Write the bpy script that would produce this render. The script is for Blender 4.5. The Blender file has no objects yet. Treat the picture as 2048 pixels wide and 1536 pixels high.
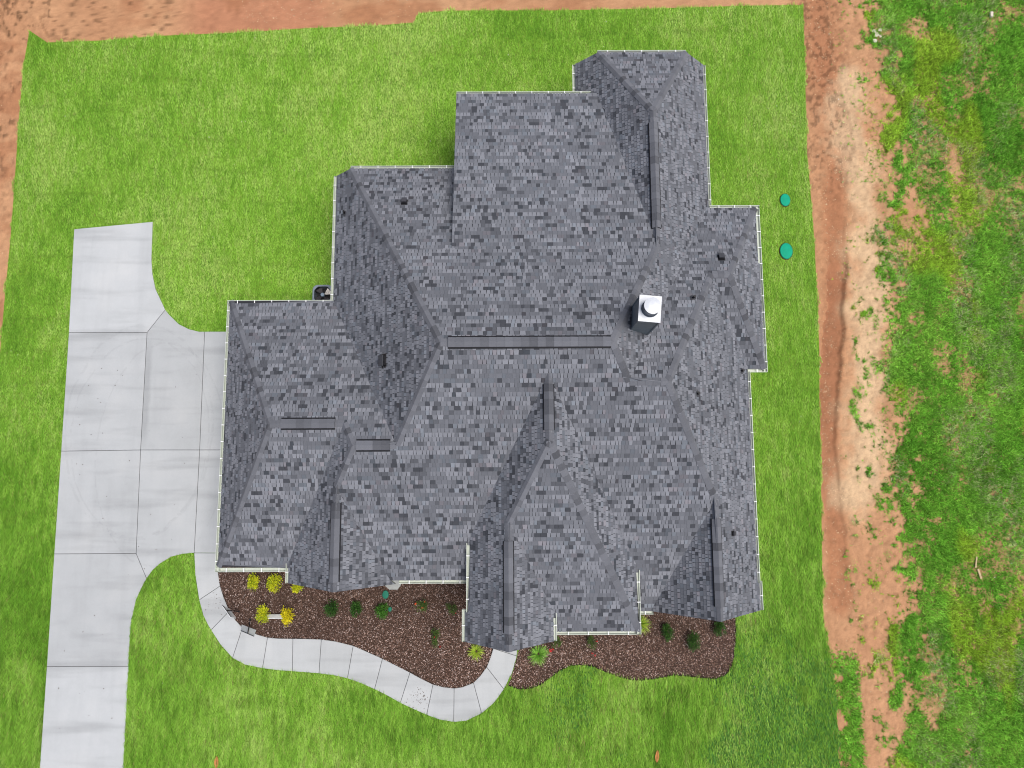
import bpy, bmesh, math, random
import numpy as np
from mathutils import Vector, Matrix, Euler

random.seed(7)
rng = np.random.default_rng(11)
scene = bpy.context.scene
COL = scene.collection

# ------------------------------------------------------------------ camera, sky, sun, exposure
cam_data = bpy.data.cameras.new('drone_camera')
cam_data.sensor_width = 36.0
cam_data.lens = 24.96
cam_data.clip_end = 900.0
cam = bpy.data.objects.new('drone_camera', cam_data)
COL.objects.link(cam)
cam.rotation_mode = 'XYZ'
cam.location = (0.0, 0.0, 27.04)
cam.rotation_euler = (0.12782, -0.002654, -0.005071)
scene.camera = cam

SUN_AZ, SUN_EL = math.radians(105), math.radians(72)      # azimuth clockwise from +Y (north)
world = bpy.data.worlds.new('World')
scene.world = world
world.use_nodes = True
wn = world.node_tree.nodes
wl = world.node_tree.links
wn.clear()
sky = wn.new('ShaderNodeTexSky')
sky.sky_type = 'NISHITA'
sky.sun_disc = False
sky.sun_elevation = SUN_EL
sky.sun_rotation = SUN_AZ
sky.air_density = 1.0
sky.dust_density = 4.0
sky.ozone_density = 1.0
bg = wn.new('ShaderNodeBackground')
bg.inputs['Strength'].default_value = 0.068
wo = wn.new('ShaderNodeOutputWorld')
wl.new(sky.outputs['Color'], bg.inputs['Color'])
wl.new(bg.outputs['Background'], wo.inputs['Surface'])

sun_data = bpy.data.lights.new('sun', 'SUN')
sun_data.energy = 1.5
sun_data.angle = math.radians(34)
sun_data.color = (1.0, 0.965, 0.92)
sun = bpy.data.objects.new('sun', sun_data)
COL.objects.link(sun)
sd = Vector((math.sin(SUN_AZ) * math.cos(SUN_EL), math.cos(SUN_AZ) * math.cos(SUN_EL), math.sin(SUN_EL)))
sun.rotation_euler = sd.to_track_quat('Z', 'Y').to_euler()
sun.location = sd * 60

vs = scene.view_settings
vs.view_transform = 'Standard'
vs.look = 'None'
vs.gamma = 1.0
vs.use_curve_mapping = False
vs.exposure = 1.0
scene.cycles.filter_width = 1.1

# ------------------------------------------------------------------ helpers
def tag(o, label=None, cat=None, group=None, kind=None):
    if label: o['label'] = label
    if cat: o['category'] = cat
    if group: o['group'] = group
    if kind: o['kind'] = kind
    return o

def empty(name, loc=(0, 0, 0), parent=None):
    o = bpy.data.objects.new(name, None)
    o.empty_display_size = 0.2
    COL.objects.link(o)
    o.location = loc
    if parent: o.parent = parent
    return o

def link(name, me, mat, parent=None, smooth=False):
    o = bpy.data.objects.new(name, me)
    COL.objects.link(o)
    if mat and not me.materials: me.materials.append(mat)
    if parent: o.parent = parent
    if smooth:
        me.polygons.foreach_set('use_smooth', [True] * len(me.polygons))
    return o

def set_col(me, cols):
    a = me.color_attributes.new('Col', 'FLOAT_COLOR', 'POINT')
    c = np.ones((len(me.vertices), 4), dtype=np.float32)
    c[:, :3] = cols
    a.data.foreach_set('color', c.ravel())

def mesh_np(name, verts, faces, cols=None):
    """verts (n,3), faces (m,k) with constant k"""
    verts = np.asarray(verts, dtype=np.float32)
    faces = np.asarray(faces, dtype=np.int32)
    me = bpy.data.meshes.new(name)
    me.vertices.add(len(verts))
    me.vertices.foreach_set('co', verts.ravel())
    k = faces.shape[1]
    me.loops.add(faces.size)
    me.loops.foreach_set('vertex_index', faces.ravel())
    me.polygons.add(len(faces))
    me.polygons.foreach_set('loop_start', np.arange(0, faces.size, k, dtype=np.int32))
    me.update(calc_edges=True)
    if cols is not None: set_col(me, cols)
    return me

def mesh_py(name, verts, faces, cols=None):
    me = bpy.data.meshes.new(name)
    me.from_pydata([tuple(v) for v in verts], [], [tuple(f) for f in faces])
    me.update()
    if cols is not None: set_col(me, np.asarray(cols, dtype=np.float32))
    return me

class MB:
    """collects simple shapes into one mesh"""
    def __init__(self): self.v = []; self.f = []
    def box(self, a, b, rot=0.0, c=None):
        x0, y0, z0 = a; x1, y1, z1 = b
        n = len(self.v)
        pts = [(x0, y0, z0), (x1, y0, z0), (x1, y1, z0), (x0, y1, z0), (x0, y0, z1), (x1, y0, z1), (x1, y1, z1), (x0, y1, z1)]
        if rot:
            cx, cy = c if c else ((x0 + x1) / 2, (y0 + y1) / 2)
            cs, sn = math.cos(rot), math.sin(rot)
            pts = [(cx + (x - cx) * cs - (y - cy) * sn, cy + (x - cx) * sn + (y - cy) * cs, z) for x, y, z in pts]
        self.v += pts
        self.f += [tuple(n + i for i in q) for q in ((0, 3, 2, 1), (4, 5, 6, 7), (0, 1, 5, 4), (1, 2, 6, 5), (2, 3, 7, 6), (3, 0, 4, 7))]
        return self
    def prism(self, poly, z0, z1):
        n = len(self.v); k = len(poly)
        area = sum(poly[i][0] * poly[(i + 1) % k][1] - poly[(i + 1) % k][0] * poly[i][1] for i in range(k))
        if area < 0: poly = poly[::-1]
        self.v += [(p[0], p[1], z0) for p in poly] + [(p[0], p[1], z1) for p in poly]
        self.f.append(tuple(n + i for i in range(k))[::-1])
        self.f.append(tuple(n + k + i for i in range(k)))
        for i in range(k):
            j = (i + 1) % k
            self.f.append((n + i, n + j, n + k + j, n + k + i))
        return self
    def tube(self, p, q, r0, r1=None, seg=8, cap=True):
        r1 = r0 if r1 is None else r1
        p, q = Vector(p), Vector(q)
        d = (q - p).normalized()
        a = d.orthogonal().normalized(); b = d.cross(a)
        n = len(self.v)
        for c, r in ((p, r0), (q, r1)):
            for i in range(seg):
                t = 2 * math.pi * i / seg
                self.v.append(tuple(c + a * (r * math.cos(t)) + b * (r * math.sin(t))))
        for i in range(seg):
            j = (i + 1) % seg
            self.f.append((n + i, n + j, n + seg + j, n + seg + i))
        if cap:
            self.f.append(tuple(n + i for i in range(seg))[::-1])
            self.f.append(tuple(n + seg + i for i in range(seg)))
        return self
    def lathe(self, c, prof, seg=32, sx=1.0, sy=1.0):
        n = len(self.v)
        for r, z in prof:
            for i in range(seg):
                t = 2 * math.pi * i / seg
                self.v.append((c[0] + sx * r * math.cos(t), c[1] + sy * r * math.sin(t), c[2] + z))
        for k in range(len(prof) - 1):
            for i in range(seg):
                j = (i + 1) % seg
                self.f.append((n + k * seg + i, n + k * seg + j, n + (k + 1) * seg + j, n + (k + 1) * seg + i))
        self.f.append(tuple(n + (len(prof) - 1) * seg + i for i in range(seg)))
        return self
    def build(self, name, mat, parent=None, smooth=False):
        return link(name, mesh_py(name, self.v, self.f), mat, parent, smooth)

# value noise in numpy
def _hash(ix, iy, seed):
    h = (ix.astype(np.int64) * 374761393 + iy.astype(np.int64) * 668265263 + seed * 1442695041) & 0x7fffffff
    h = ((h ^ (h >> 13)) * 1274126177) & 0x7fffffff
    h = h ^ (h >> 16)
    return (h & 0xffff) / 65535.0

def vnoise(x, y, seed=0):
    ix, iy = np.floor(x), np.floor(y)
    fx, fy = x - ix, y - iy
    fx = fx * fx * (3 - 2 * fx); fy = fy * fy * (3 - 2 * fy)
    a = _hash(ix, iy, seed); b = _hash(ix + 1, iy, seed); c = _hash(ix, iy + 1, seed); d = _hash(ix + 1, iy + 1, seed)
    return (a * (1 - fx) + b * fx) * (1 - fy) + (c * (1 - fx) + d * fx) * fy

def fbm(x, y, seed=0, octaves=4):
    s = np.zeros_like(x); w = 0.5; t = 0
    for k in range(octaves):
        s += w * vnoise(x * 2 ** k + 17.3 * k, y * 2 ** k - 9.1 * k, seed + k); t += w; w *= 0.5
    return s / t

def sstep(a, b, x):
    t = np.clip((x - a) / (b - a), 0, 1)
    return t * t * (3 - 2 * t)

def inside(poly, x, y):
    r = np.zeros(x.shape, dtype=bool)
    n = len(poly)
    for i in range(n):
        x0, y0 = poly[i]; x1, y1 = poly[(i + 1) % n]
        if y0 == y1: continue
        c = ((y0 > y) != (y1 > y)) & (x < (x1 - x0) * (y - y0) / (y1 - y0) + x0)
        r ^= c
    return r

def poly_dist(line, x, y):
    d = np.full(x.shape, 1e9); sgn = np.zeros(x.shape)
    for (x0, y0), (x1, y1) in zip(line[:-1], line[1:]):
        dx, dy = x1 - x0, y1 - y0
        t = np.clip(((x - x0) * dx + (y - y0) * dy) / (dx * dx + dy * dy), 0, 1)
        ex, ey = x - (x0 + t * dx), y - (y0 + t * dy)
        e = np.hypot(ex, ey)
        m = e < d
        d = np.where(m, e, d); sgn = np.where(m, ex, sgn)
    return d, np.sign(sgn)

# ------------------------------------------------------------------ materials
def mat_new(name, rough=0.8, spec=0.3):
    m = bpy.data.materials.new(name)
    m.use_nodes = True
    nt = m.node_tree
    p = nt.nodes['Principled BSDF']
    p.inputs['Roughness'].default_value = rough
    p.inputs['Specular IOR Level'].default_value = spec
    return m, nt, p

def noise_node(nt, scale, detail=4, rough=0.6, vec=None):
    n = nt.nodes.new('ShaderNodeTexNoise')
    n.inputs['Scale'].default_value = scale
    n.inputs['Detail'].default_value = detail
    n.inputs['Roughness'].default_value = rough
    if vec is not None: nt.links.new(vec, n.inputs['Vector'])
    return n

def ramp(nt, fac, stops):
    r = nt.nodes.new('ShaderNodeValToRGB')
    e = r.color_ramp.elements
    while len(e) < len(stops): e.new(0.5)
    for k, (pos, c) in enumerate(stops):
        e[k].position = pos
        e[k].color = (c[0], c[1], c[2], 1) if not isinstance(c, (int, float)) else (c, c, c, 1)
    nt.links.new(fac, r.inputs['Fac'])
    return r

def mixmul(nt, a, b, fac=1.0, mode='MULTIPLY'):
    m = nt.nodes.new('ShaderNodeMix')
    m.data_type = 'RGBA'
    m.blend_type = mode
    m.inputs[0].default_value = fac
    nt.links.new(a, m.inputs[6])
    nt.links.new(b, m.inputs[7])
    return m.outputs[2]

def obj_coords(nt):
    return nt.nodes.new('ShaderNodeTexCoord').outputs['Object']

def bump(nt, p, height, strength=0.3, dist=0.01):
    b = nt.nodes.new('ShaderNodeBump')
    b.inputs['Strength'].default_value = strength
    b.inputs['Distance'].default_value = dist
    nt.links.new(height, b.inputs['Height'])
    nt.links.new(b.outputs['Normal'], p.inputs['Normal'])

def plain(name, col, rough=0.6, spec=0.4, metal=0.0, var=0.12, scale=6.0):
    m, nt, p = mat_new(name, rough, spec)
    p.inputs['Metallic'].default_value = metal
    n = noise_node(nt, scale, 5, 0.65, obj_coords(nt))
    lo = tuple(c * (1 - var) for c in col); hi = tuple(min(1, c * (1 + var)) for c in col)
    r = ramp(nt, n.outputs['Fac'], [(0.3, lo), (0.7, hi)])
    nt.links.new(r.outputs['Color'], p.inputs['Base Color'])
    return m

def attr_mat(name, rough=0.9, spec=0.15, grain=None, grain_amt=0.25, bump_s=0.0, trans=0.0):
    m, nt, p = mat_new(name, rough, spec)
    a = nt.nodes.new('ShaderNodeAttribute')
    a.attribute_name = 'Col'
    out = a.outputs['Color']
    if grain:
        n = noise_node(nt, grain, 3, 0.7, obj_coords(nt))
        r = ramp(nt, n.outputs['Fac'], [(0.25, 1 - grain_amt), (0.75, 1 + grain_amt)])
        out = mixmul(nt, out, r.outputs['Color'])
        if bump_s: bump(nt, p, n.outputs['Fac'], bump_s, 0.01)
    nt.links.new(out, p.inputs['Base Color'])
    if trans:
        t = nt.nodes.new('ShaderNodeBsdfTranslucent')
        nt.links.new(out, t.inputs['Color'])
        mx = nt.nodes.new('ShaderNodeMixShader')
        mx.inputs[0].default_value = trans
        o = nt.nodes['Material Output']
        nt.links.new(p.outputs[0], mx.inputs[1]); nt.links.new(t.outputs[0], mx.inputs[2])
        nt.links.new(mx.outputs[0], o.inputs['Surface'])
    return m

M = {}
M['shingle'] = attr_mat('asphalt_shingle', 0.92, 0.12, 70, 0.16, 0.25)
M['deck'] = plain('roof_underlay', (0.035, 0.036, 0.042), 0.95, 0.1)
M['trim'] = plain('trim_paint', (0.40, 0.42, 0.37), 0.5, 0.4, var=0.06)
M['gutter'] = plain('gutter_paint', (0.44, 0.48, 0.41), 0.45, 0.4, var=0.10, scale=1.6)
M['white'] = plain('white_metal', (0.80, 0.81, 0.81), 0.45, 0.4, var=0.04)
M['black'] = plain('black_plastic', (0.012, 0.012, 0.014), 0.55, 0.3)
M['wall'] = plain('painted_brick', (0.50, 0.49, 0.46), 0.85, 0.2)
M['chase'] = plain('slate_siding', (0.135, 0.158, 0.170), 0.7, 0.3, var=0.1)
M['cap'] = plain('galvanised_cap', (0.54, 0.56, 0.59), 0.4, 0.5, 0.1, var=0.08, scale=5)
M['flue'] = plain('flue_steel', (0.10, 0.12, 0.15), 0.35, 0.5, 0.6, var=0.3, scale=9)
M['lead'] = plain('pipe_boot', (0.05, 0.052, 0.06), 0.6, 0.3)
M['ground'] = attr_mat('red_dirt', 0.95, 0.1, 26, 0.16, 0.5)
M['blade'] = attr_mat('grass_blade', 0.75, 0.15, trans=0.30)
M['leaf'] = attr_mat('leaf', 0.6, 0.25, trans=0.15)
M['chip'] = attr_mat('wood_chip', 0.9, 0.15)
M['pebble'] = attr_mat('pebble', 0.85, 0.2)
M['stem'] = plain('stem_bark', (0.07, 0.045, 0.03), 0.9, 0.1)
M['teal'] = plain('teal_plastic', (0.004, 0.290, 0.170), 0.6, 0.12, var=0.10, scale=8)
M['teal_dark'] = plain('green_plastic', (0.020, 0.150, 0.100), 0.6, 0.12, var=0.08, scale=12)
M['acgrey'] = plain('grey_enamel', (0.17, 0.20, 0.24), 0.45, 0.4)
M['fan'] = plain('fan_aluminium', (0.42, 0.40, 0.38), 0.4, 0.5, 0.2)
M['fandark'] = plain('fan_shadowed_metal', (0.05, 0.045, 0.05), 0.5, 0.3)
M['hub'] = plain('motor_cover', (0.20, 0.26, 0.33), 0.45, 0.4)
M['panel'] = plain('sign_panel', (0.86, 0.89, 0.92), 0.35, 0.4, var=0.03)
M['signgrey'] = plain('print_grey', (0.60, 0.58, 0.66), 0.5, 0.4)
M['splash'] = plain('splash_concrete', (0.30, 0.31, 0.30), 0.9, 0.1)
M['wood'] = plain('weathered_board', (0.45, 0.35, 0.20), 0.85, 0.15)
M['debris'] = plain('pale_debris', (0.55, 0.50, 0.40), 0.85, 0.15)
M['deadleaf'] = plain('dead_leaf', (0.42, 0.18, 0.06), 0.8, 0.15, var=0.25, scale=20)

def lawn_soil():
    m, nt, p = mat_new('lawn_soil', 0.95, 0.1)
    v = obj_coords(nt)
    n = noise_node(nt, 0.9, 6, 0.65, v); n2 = noise_node(nt, 14, 4, 0.7, v)
    r = ramp(nt, n.outputs['Fac'], [(0.3, (0.070, 0.170, 0.013)), (0.5, (0.115, 0.240, 0.018)), (0.7, (0.16, 0.270, 0.03))])
    g = ramp(nt, n2.outputs['Fac'], [(0.3, 0.7), (0.7, 1.25)])
    nt.links.new(mixmul(nt, r.outputs['Color'], g.outputs['Color']), p.inputs['Base Color'])
    bump(nt, p, n2.outputs['Fac'], 0.5, 0.03)
    return m
M['lawn'] = lawn_soil()

def mulch_soil():
    m, nt, p = mat_new('mulch_base', 0.95, 0.1)
    v = obj_coords(nt)
    n = noise_node(nt, 45, 4, 0.7, v)
    r = ramp(nt, n.outputs['Fac'], [(0.35, (0.030, 0.018, 0.013)), (0.65, (0.10, 0.065, 0.05))])
    nt.links.new(r.outputs['Color'], p.inputs['Base Color'])
    bump(nt, p, n.outputs['Fac'], 0.6, 0.03)
    return m
M['mulch'] = mulch_soil()
M['edging'] = plain('bed_edge_soil', (0.02, 0.014, 0.011), 0.95, 0.1)
M['joint'] = plain('joint_filler', (0.06, 0.06, 0.058), 0.95, 0.1)

def concrete():
    """pale brushed concrete: cloudy mottling, brush streaks, tyre marks and damp stains"""
    m, nt, p = mat_new('concrete', 0.85, 0.25)
    L = nt.links
    v = nt.nodes.new('ShaderNodeNewGeometry').outputs['Position']
    n1 = noise_node(nt, 0.55, 5, 0.6, v); n2 = noise_node(nt, 60, 2, 0.6, v)
    a = nt.nodes.new('ShaderNodeAttribute'); a.attribute_name = 'Col'
    base = ramp(nt, n1.outputs['Fac'], [(0.25, (0.375, 0.388, 0.388)), (0.5, (0.420, 0.434, 0.436)), (0.75, (0.46, 0.47, 0.466))])
    out = mixmul(nt, base.outputs['Color'], a.outputs['Color'])
    for sc, sd_ in (((0.22, 1.7, 1), 0.11), ((2.2, 0.2, 1), 0.030)):
        mp = nt.nodes.new('ShaderNodeMapping'); mp.inputs['Scale'].default_value = sc
        L.new(v, mp.inputs['Vector'])
        n = noise_node(nt, 1.0, 3, 0.55, mp.outputs['Vector'])
        r = ramp(nt, n.outputs['Fac'], [(0.30, 1 - sd_ * 1.6), (0.48, 1.0), (0.75, 1 + sd_ * 0.3)])
        out = mixmul(nt, out, r.outputs['Color'])
    sp = ramp(nt, n2.outputs['Fac'], [(0.3, 0.94), (0.7, 1.05)])
    out = mixmul(nt, out, sp.outputs['Color'])
    sx = nt.nodes.new('ShaderNodeSeparateXYZ'); L.new(v, sx.inputs[0])
    def mth(op, x, y=None):
        k = nt.nodes.new('ShaderNodeMath'); k.operation = op
        for i, q in enumerate((x, y)):
            if q is None: continue
            if isinstance(q, (int, float)): k.inputs[i].default_value = q
            else: L.new(q, k.inputs[i])
        return k.outputs[0]
    # turning-circle tyre marks on the pad
    n3 = noise_node(nt, 3.0, 3, 0.6, v)
    wob = mth('MULTIPLY', mth('SUBTRACT', n1.outputs['Fac'], 0.5), 0.12)
    for (cx, cy, rx, ry, w) in ((-14.07, 1.77, 2.80, 4.05, 0.014), (-14.02, 1.55, 2.62, 3.75, 0.010), (-13.2, 0.9, 2.45, 4.2, 0.010)):
        dx = mth('DIVIDE', mth('SUBTRACT', sx.outputs[0], cx), rx); dy = mth('DIVIDE', mth('SUBTRACT', sx.outputs[1], cy), ry)
        rr = mth('ADD', mth('SQRT', mth('ADD', mth('MULTIPLY', dx, dx), mth('MULTIPLY', dy, dy))), wob)
        d = mth('ABSOLUTE', mth('SUBTRACT', rr, 1.0))
        ring = mth('MULTIPLY', mth('LESS_THAN', d, w), mth('GREATER_THAN', n3.outputs['Fac'], 0.47))
        k = mth('SUBTRACT', 1.0, mth('MULTIPLY', ring, 0.055))
        cmb = nt.nodes.new('ShaderNodeCombineColor')
        for i in range(3): L.new(k, cmb.inputs[i])
        out = mixmul(nt, out, cmb.outputs[0])
    # long damp stain beside the centre joint
    n4 = noise_node(nt, 2.2, 4, 0.6, v)
    edge = mth('ADD', mth('MULTIPLY', mth('SUBTRACT', n4.outputs['Fac'], 0.5), 0.25), 0.20)
    sm = nt.nodes.new('ShaderNodeMapRange'); sm.interpolation_type = 'SMOOTHSTEP'
    L.new(mth('SUBTRACT', edge, mth('ABSOLUTE', mth('SUBTRACT', sx.outputs[0], -13.90))), sm.inputs[0])
    sm.inputs[1].default_value = -0.02; sm.inputs[2].default_value = 0.14; sm.inputs[3].default_value = 0; sm.inputs[4].default_value = 1
    sy_ = nt.nodes.new('ShaderNodeMapRange'); sy_.interpolation_type = 'SMOOTHSTEP'
    L.new(mth('ABSOLUTE', mth('SUBTRACT', sx.outputs[1], 3.3)), sy_.inputs[0])
    sy_.inputs[1].default_value = 2.5; sy_.inputs[2].default_value = 1.0; sy_.inputs[3].default_value = 0; sy_.inputs[4].default_value = 1
    right = mth('GREATER_THAN', sx.outputs[0], -13.985)
    k = mth('SUBTRACT', 1.0, mth('MULTIPLY', mth('MULTIPLY', mth('MULTIPLY', sm.outputs[0], sy_.outputs[0]), right), 0.17))
    cmb = nt.nodes.new('ShaderNodeCombineColor')
    for i in range(3): L.new(k, cmb.inputs[i])
    out = mixmul(nt, out, cmb.outputs[0])
    L.new(out, p.inputs['Base Color'])
    bump(nt, p, n2.outputs['Fac'], 0.15, 0.004)
    return m
M['concrete'] = concrete()

# ------------------------------------------------------------------ plan of the place (metres, x east, y north, z up)
LAWN = [(-19.57, 18.14), (-18.81, 17.61), (-16.68, 17.69), (-14.04, 17.90), (-10.98, 18.02), (-8.53, 18.19), (-5.46, 18.31), (-3.86, 18.44), (-3.66, 18.86), (-2.38, 18.97), (1.73, 18.96), (5.86, 19.03), (9.99, 19.15), (12.18, 19.17), (12.14, 18.08), (12.08, 16.10), (11.96, 12.89), (12.00, 11.21), (12.04, 9.15), (12.01, 6.72), (11.97, 4.74), (11.85, 2.80), (11.78, 0.89), (11.70, -0.98), (11.61, -2.83), (11.52, -4.64), (11.51, -5.88), (11.67, -6.94), (11.81, -8.17), (11.74, -10.50), (11.58, -14.06), (-20.4, -13.86), (-19.9, 1.05), (-19.61, 4.50), (-19.62, 5.68), (-19.62, 7.26), (-19.60, 9.28), (-19.62, 10.92), (-19.68, 14.07), (-19.69, 16.65)]
DRIVE = [
    [(-17.12, 9.70), (-14.04, 9.99), (-14.00, 8.47), (-13.93, 7.88), (-13.77, 7.26), (-13.47, 6.68), (-13.35, 6.44), (-14.00, 5.54), (-17.02, 5.55)],
    [(-17.02, 5.55), (-14.00, 5.54), (-13.97, 1.02), (-16.97, 0.99)],
    [(-16.97, 0.99), (-13.97, 1.02), (-13.90, -2.81), (-16.94, -2.81)],
    [(-16.94, -2.81), (-13.90, -2.81), (-13.46, -3.72), (-13.64, -4.09), (-13.80, -4.49), (-13.92, -5.20), (-13.94, -6.08), (-13.92, -6.83), (-16.90, -6.82)],
    [(-16.90, -6.82), (-13.92, -6.83), (-13.86, -13.04), (-16.86, -13.03)],
    [(-14.00, 5.54), (-13.35, 6.44), (-13.19, 6.25), (-12.79, 5.87), (-12.39, 5.67), (-12.00, 5.57), (-11.78, 5.57), (-11.74, 1.01), (-13.97, 1.02)],
    [(-13.97, 1.02), (-11.74, 1.01), (-11.75, -2.80), (-12.18, -2.84), (-12.60, -2.94), (-12.99, -3.18), (-13.25, -3.41), (-13.46, -3.72), (-13.90, -2.81)],
    [(-11.78, 5.57), (-9.3, 5.56), (-9.3, 1.00), (-11.74, 1.01)],
    [(-11.74, 1.01), (-9.3, 1.00), (-9.3, -2.60), (-10.84, -2.81), (-11.75, -2.80)]]
WALK_IN = [(-10.84, -2.81), (-10.83, -3.51), (-10.73, -4.00), (-10.58, -4.40), (-10.42, -4.74), (-10.35, -4.90), (-10.09, -5.24), (-9.84, -5.49), (-9.28, -5.74), (-8.91, -5.84), (-8.52, -5.88), (-7.98, -5.89), (-7.44, -5.90), (-6.94, -5.92), (-6.38, -6.00), (-5.77, -6.15), (-5.22, -6.38), (-4.69, -6.61), (-4.17, -6.86), (-3.68, -7.10), (-3.30, -7.30), (-2.84, -7.52), (-2.48, -7.61), (-2.07, -7.66), (-1.77, -7.62), (-1.37, -7.47), (-1.13, -7.24), (-0.89, -6.93), (-0.75, -6.59), (-0.65, -6.28), (-0.58, -5.30)]
WALK_OUT = [(-11.75, -2.80), (-11.67, -3.60), (-11.48, -4.50), (-11.30, -5.05), (-11.10, -5.41), (-10.99, -5.57), (-10.61, -6.10), (-10.16, -6.56), (-9.69, -6.80), (-9.05, -6.93), (-8.50, -7.00), (-7.96, -7.04), (-7.46, -7.08), (-6.99, -7.12), (-6.44, -7.19), (-5.95, -7.30), (-5.45, -7.47), (-4.96, -7.68), (-4.48, -7.91), (-4.02, -8.16), (-3.55, -8.37), (-3.06, -8.58), (-2.57, -8.75), (-2.08, -8.83), (-1.62, -8.79), (-1.07, -8.54), (-0.62, -8.18), (-0.26, -7.71), (0.04, -7.14), (0.22, -6.55), (0.28, -5.30)]
WALK_JOINTS = [0, 2, 5, 7, 9, 11, 13, 15, 17, 19, 21, 23, 25, 27, 29, 30]
BED_R = [(0.28, -5.3), (0.28, -6.33), (0.20, -6.65), (0.07, -7.09), (-0.11, -7.56), (0.26, -7.68), (0.71, -7.68), (1.11, -7.51), (1.47, -7.26), (1.83, -7.01), (2.23, -6.87), (2.54, -6.85), (2.99, -6.91), (3.47, -7.11), (3.92, -7.28), (4.36, -7.38), (4.76, -7.41), (5.38, -7.33), (5.84, -7.24), (6.28, -7.25), (6.81, -7.32), (7.44, -7.36), (7.76, -7.27), (7.98, -7.05), (8.13, -6.66), (8.23, -5.97), (8.27, -5.28), (8.36, -3.6), (0.30, -3.6)]
BED_L = WALK_IN + [(-0.58, -2.9), (-10.5, -2.3)]
BED_L[0] = (-10.84, -2.82)
WALK = WALK_IN + WALK_OUT[::-1]
FOOTPRINT = [(-9.25, -2.6, -5.6, 5.55), (-5.7, -2.9, 6.7, 10.2), (6.6, -2.85, 7.75, 8.95), (2.85, 10.2, 6.7, 14.4), (7.6, 4.0, 8.35, 8.90), (-1.0, -4.6, 3.6, -2.8), (4.9, -4.1, 7.75, -2.8), (-6.9, -3.1, -4.0, -2.8)]
GULLY = [(12.82, 19.5), (12.82, 18.08), (12.90, 16.10), (13.28, 15.02), (13.51, 14.16), (13.52, 13.10), (13.27, 12.25), (13.04, 11.21), (12.95, 9.76), (12.94, 8.33), (12.88, 7.52), (12.74, 6.52), (12.56, 5.14), (12.32, 3.57), (12.15, 2.03), (12.10, -0.05), (12.20, -2.10), (12.18, -4.64)]
PALE = [(13.88, 15.45), (13.64, 13.31), (14.04, 11.83), (14.34, 10.37), (14.16, 8.33), (13.85, 6.72), (13.72, 2.79), (13.22, -0.25), (12.89, -0.99)]

def field_density(x, y):
    """how much wild grass grows at a point east of the dirt track (0..1)"""
    xb = np.interp(y, [-14, -10, -4, 0, 5, 10, 15, 20], [12.7, 13.0, 13.6, 13.9, 14.4, 14.7, 14.9, 14.8])
    n1 = fbm(x * 0.42, y * 0.30, 31, 4) - 0.5
    n2 = fbm(x * 1.5, y * 1.0, 47, 4) - 0.5
    d = sstep(-0.2, 1.6, (x - xb) + n1 * 2.6 + n2 * 2.7 + (fbm(x * 4.4, y * 3.4, 53, 3) - 0.5) * 3.0)
    bare = sstep(0.68, 0.78, fbm(x * 0.55 + 40, y * 0.33 + 11, 83, 4)) * sstep(3.2, 0.8, x - xb - 1.5) * 0.9
    thin = 0.55 + 0.45 * sstep(0.36, 0.52, fbm(x * 0.9, y * 0.7, 91, 3))
    d = d * (1 - 0.9 * bare) * thin
    # short weeds between the lawn and the track in the south-east corner
    se = sstep(-6.2, -7.2, y) * sstep(12.9, 12.5, x) * (fbm(x * 1.2, y * 0.8, 61, 3) > 0.38)
    return np.maximum(d, 0.8 * se)

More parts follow.
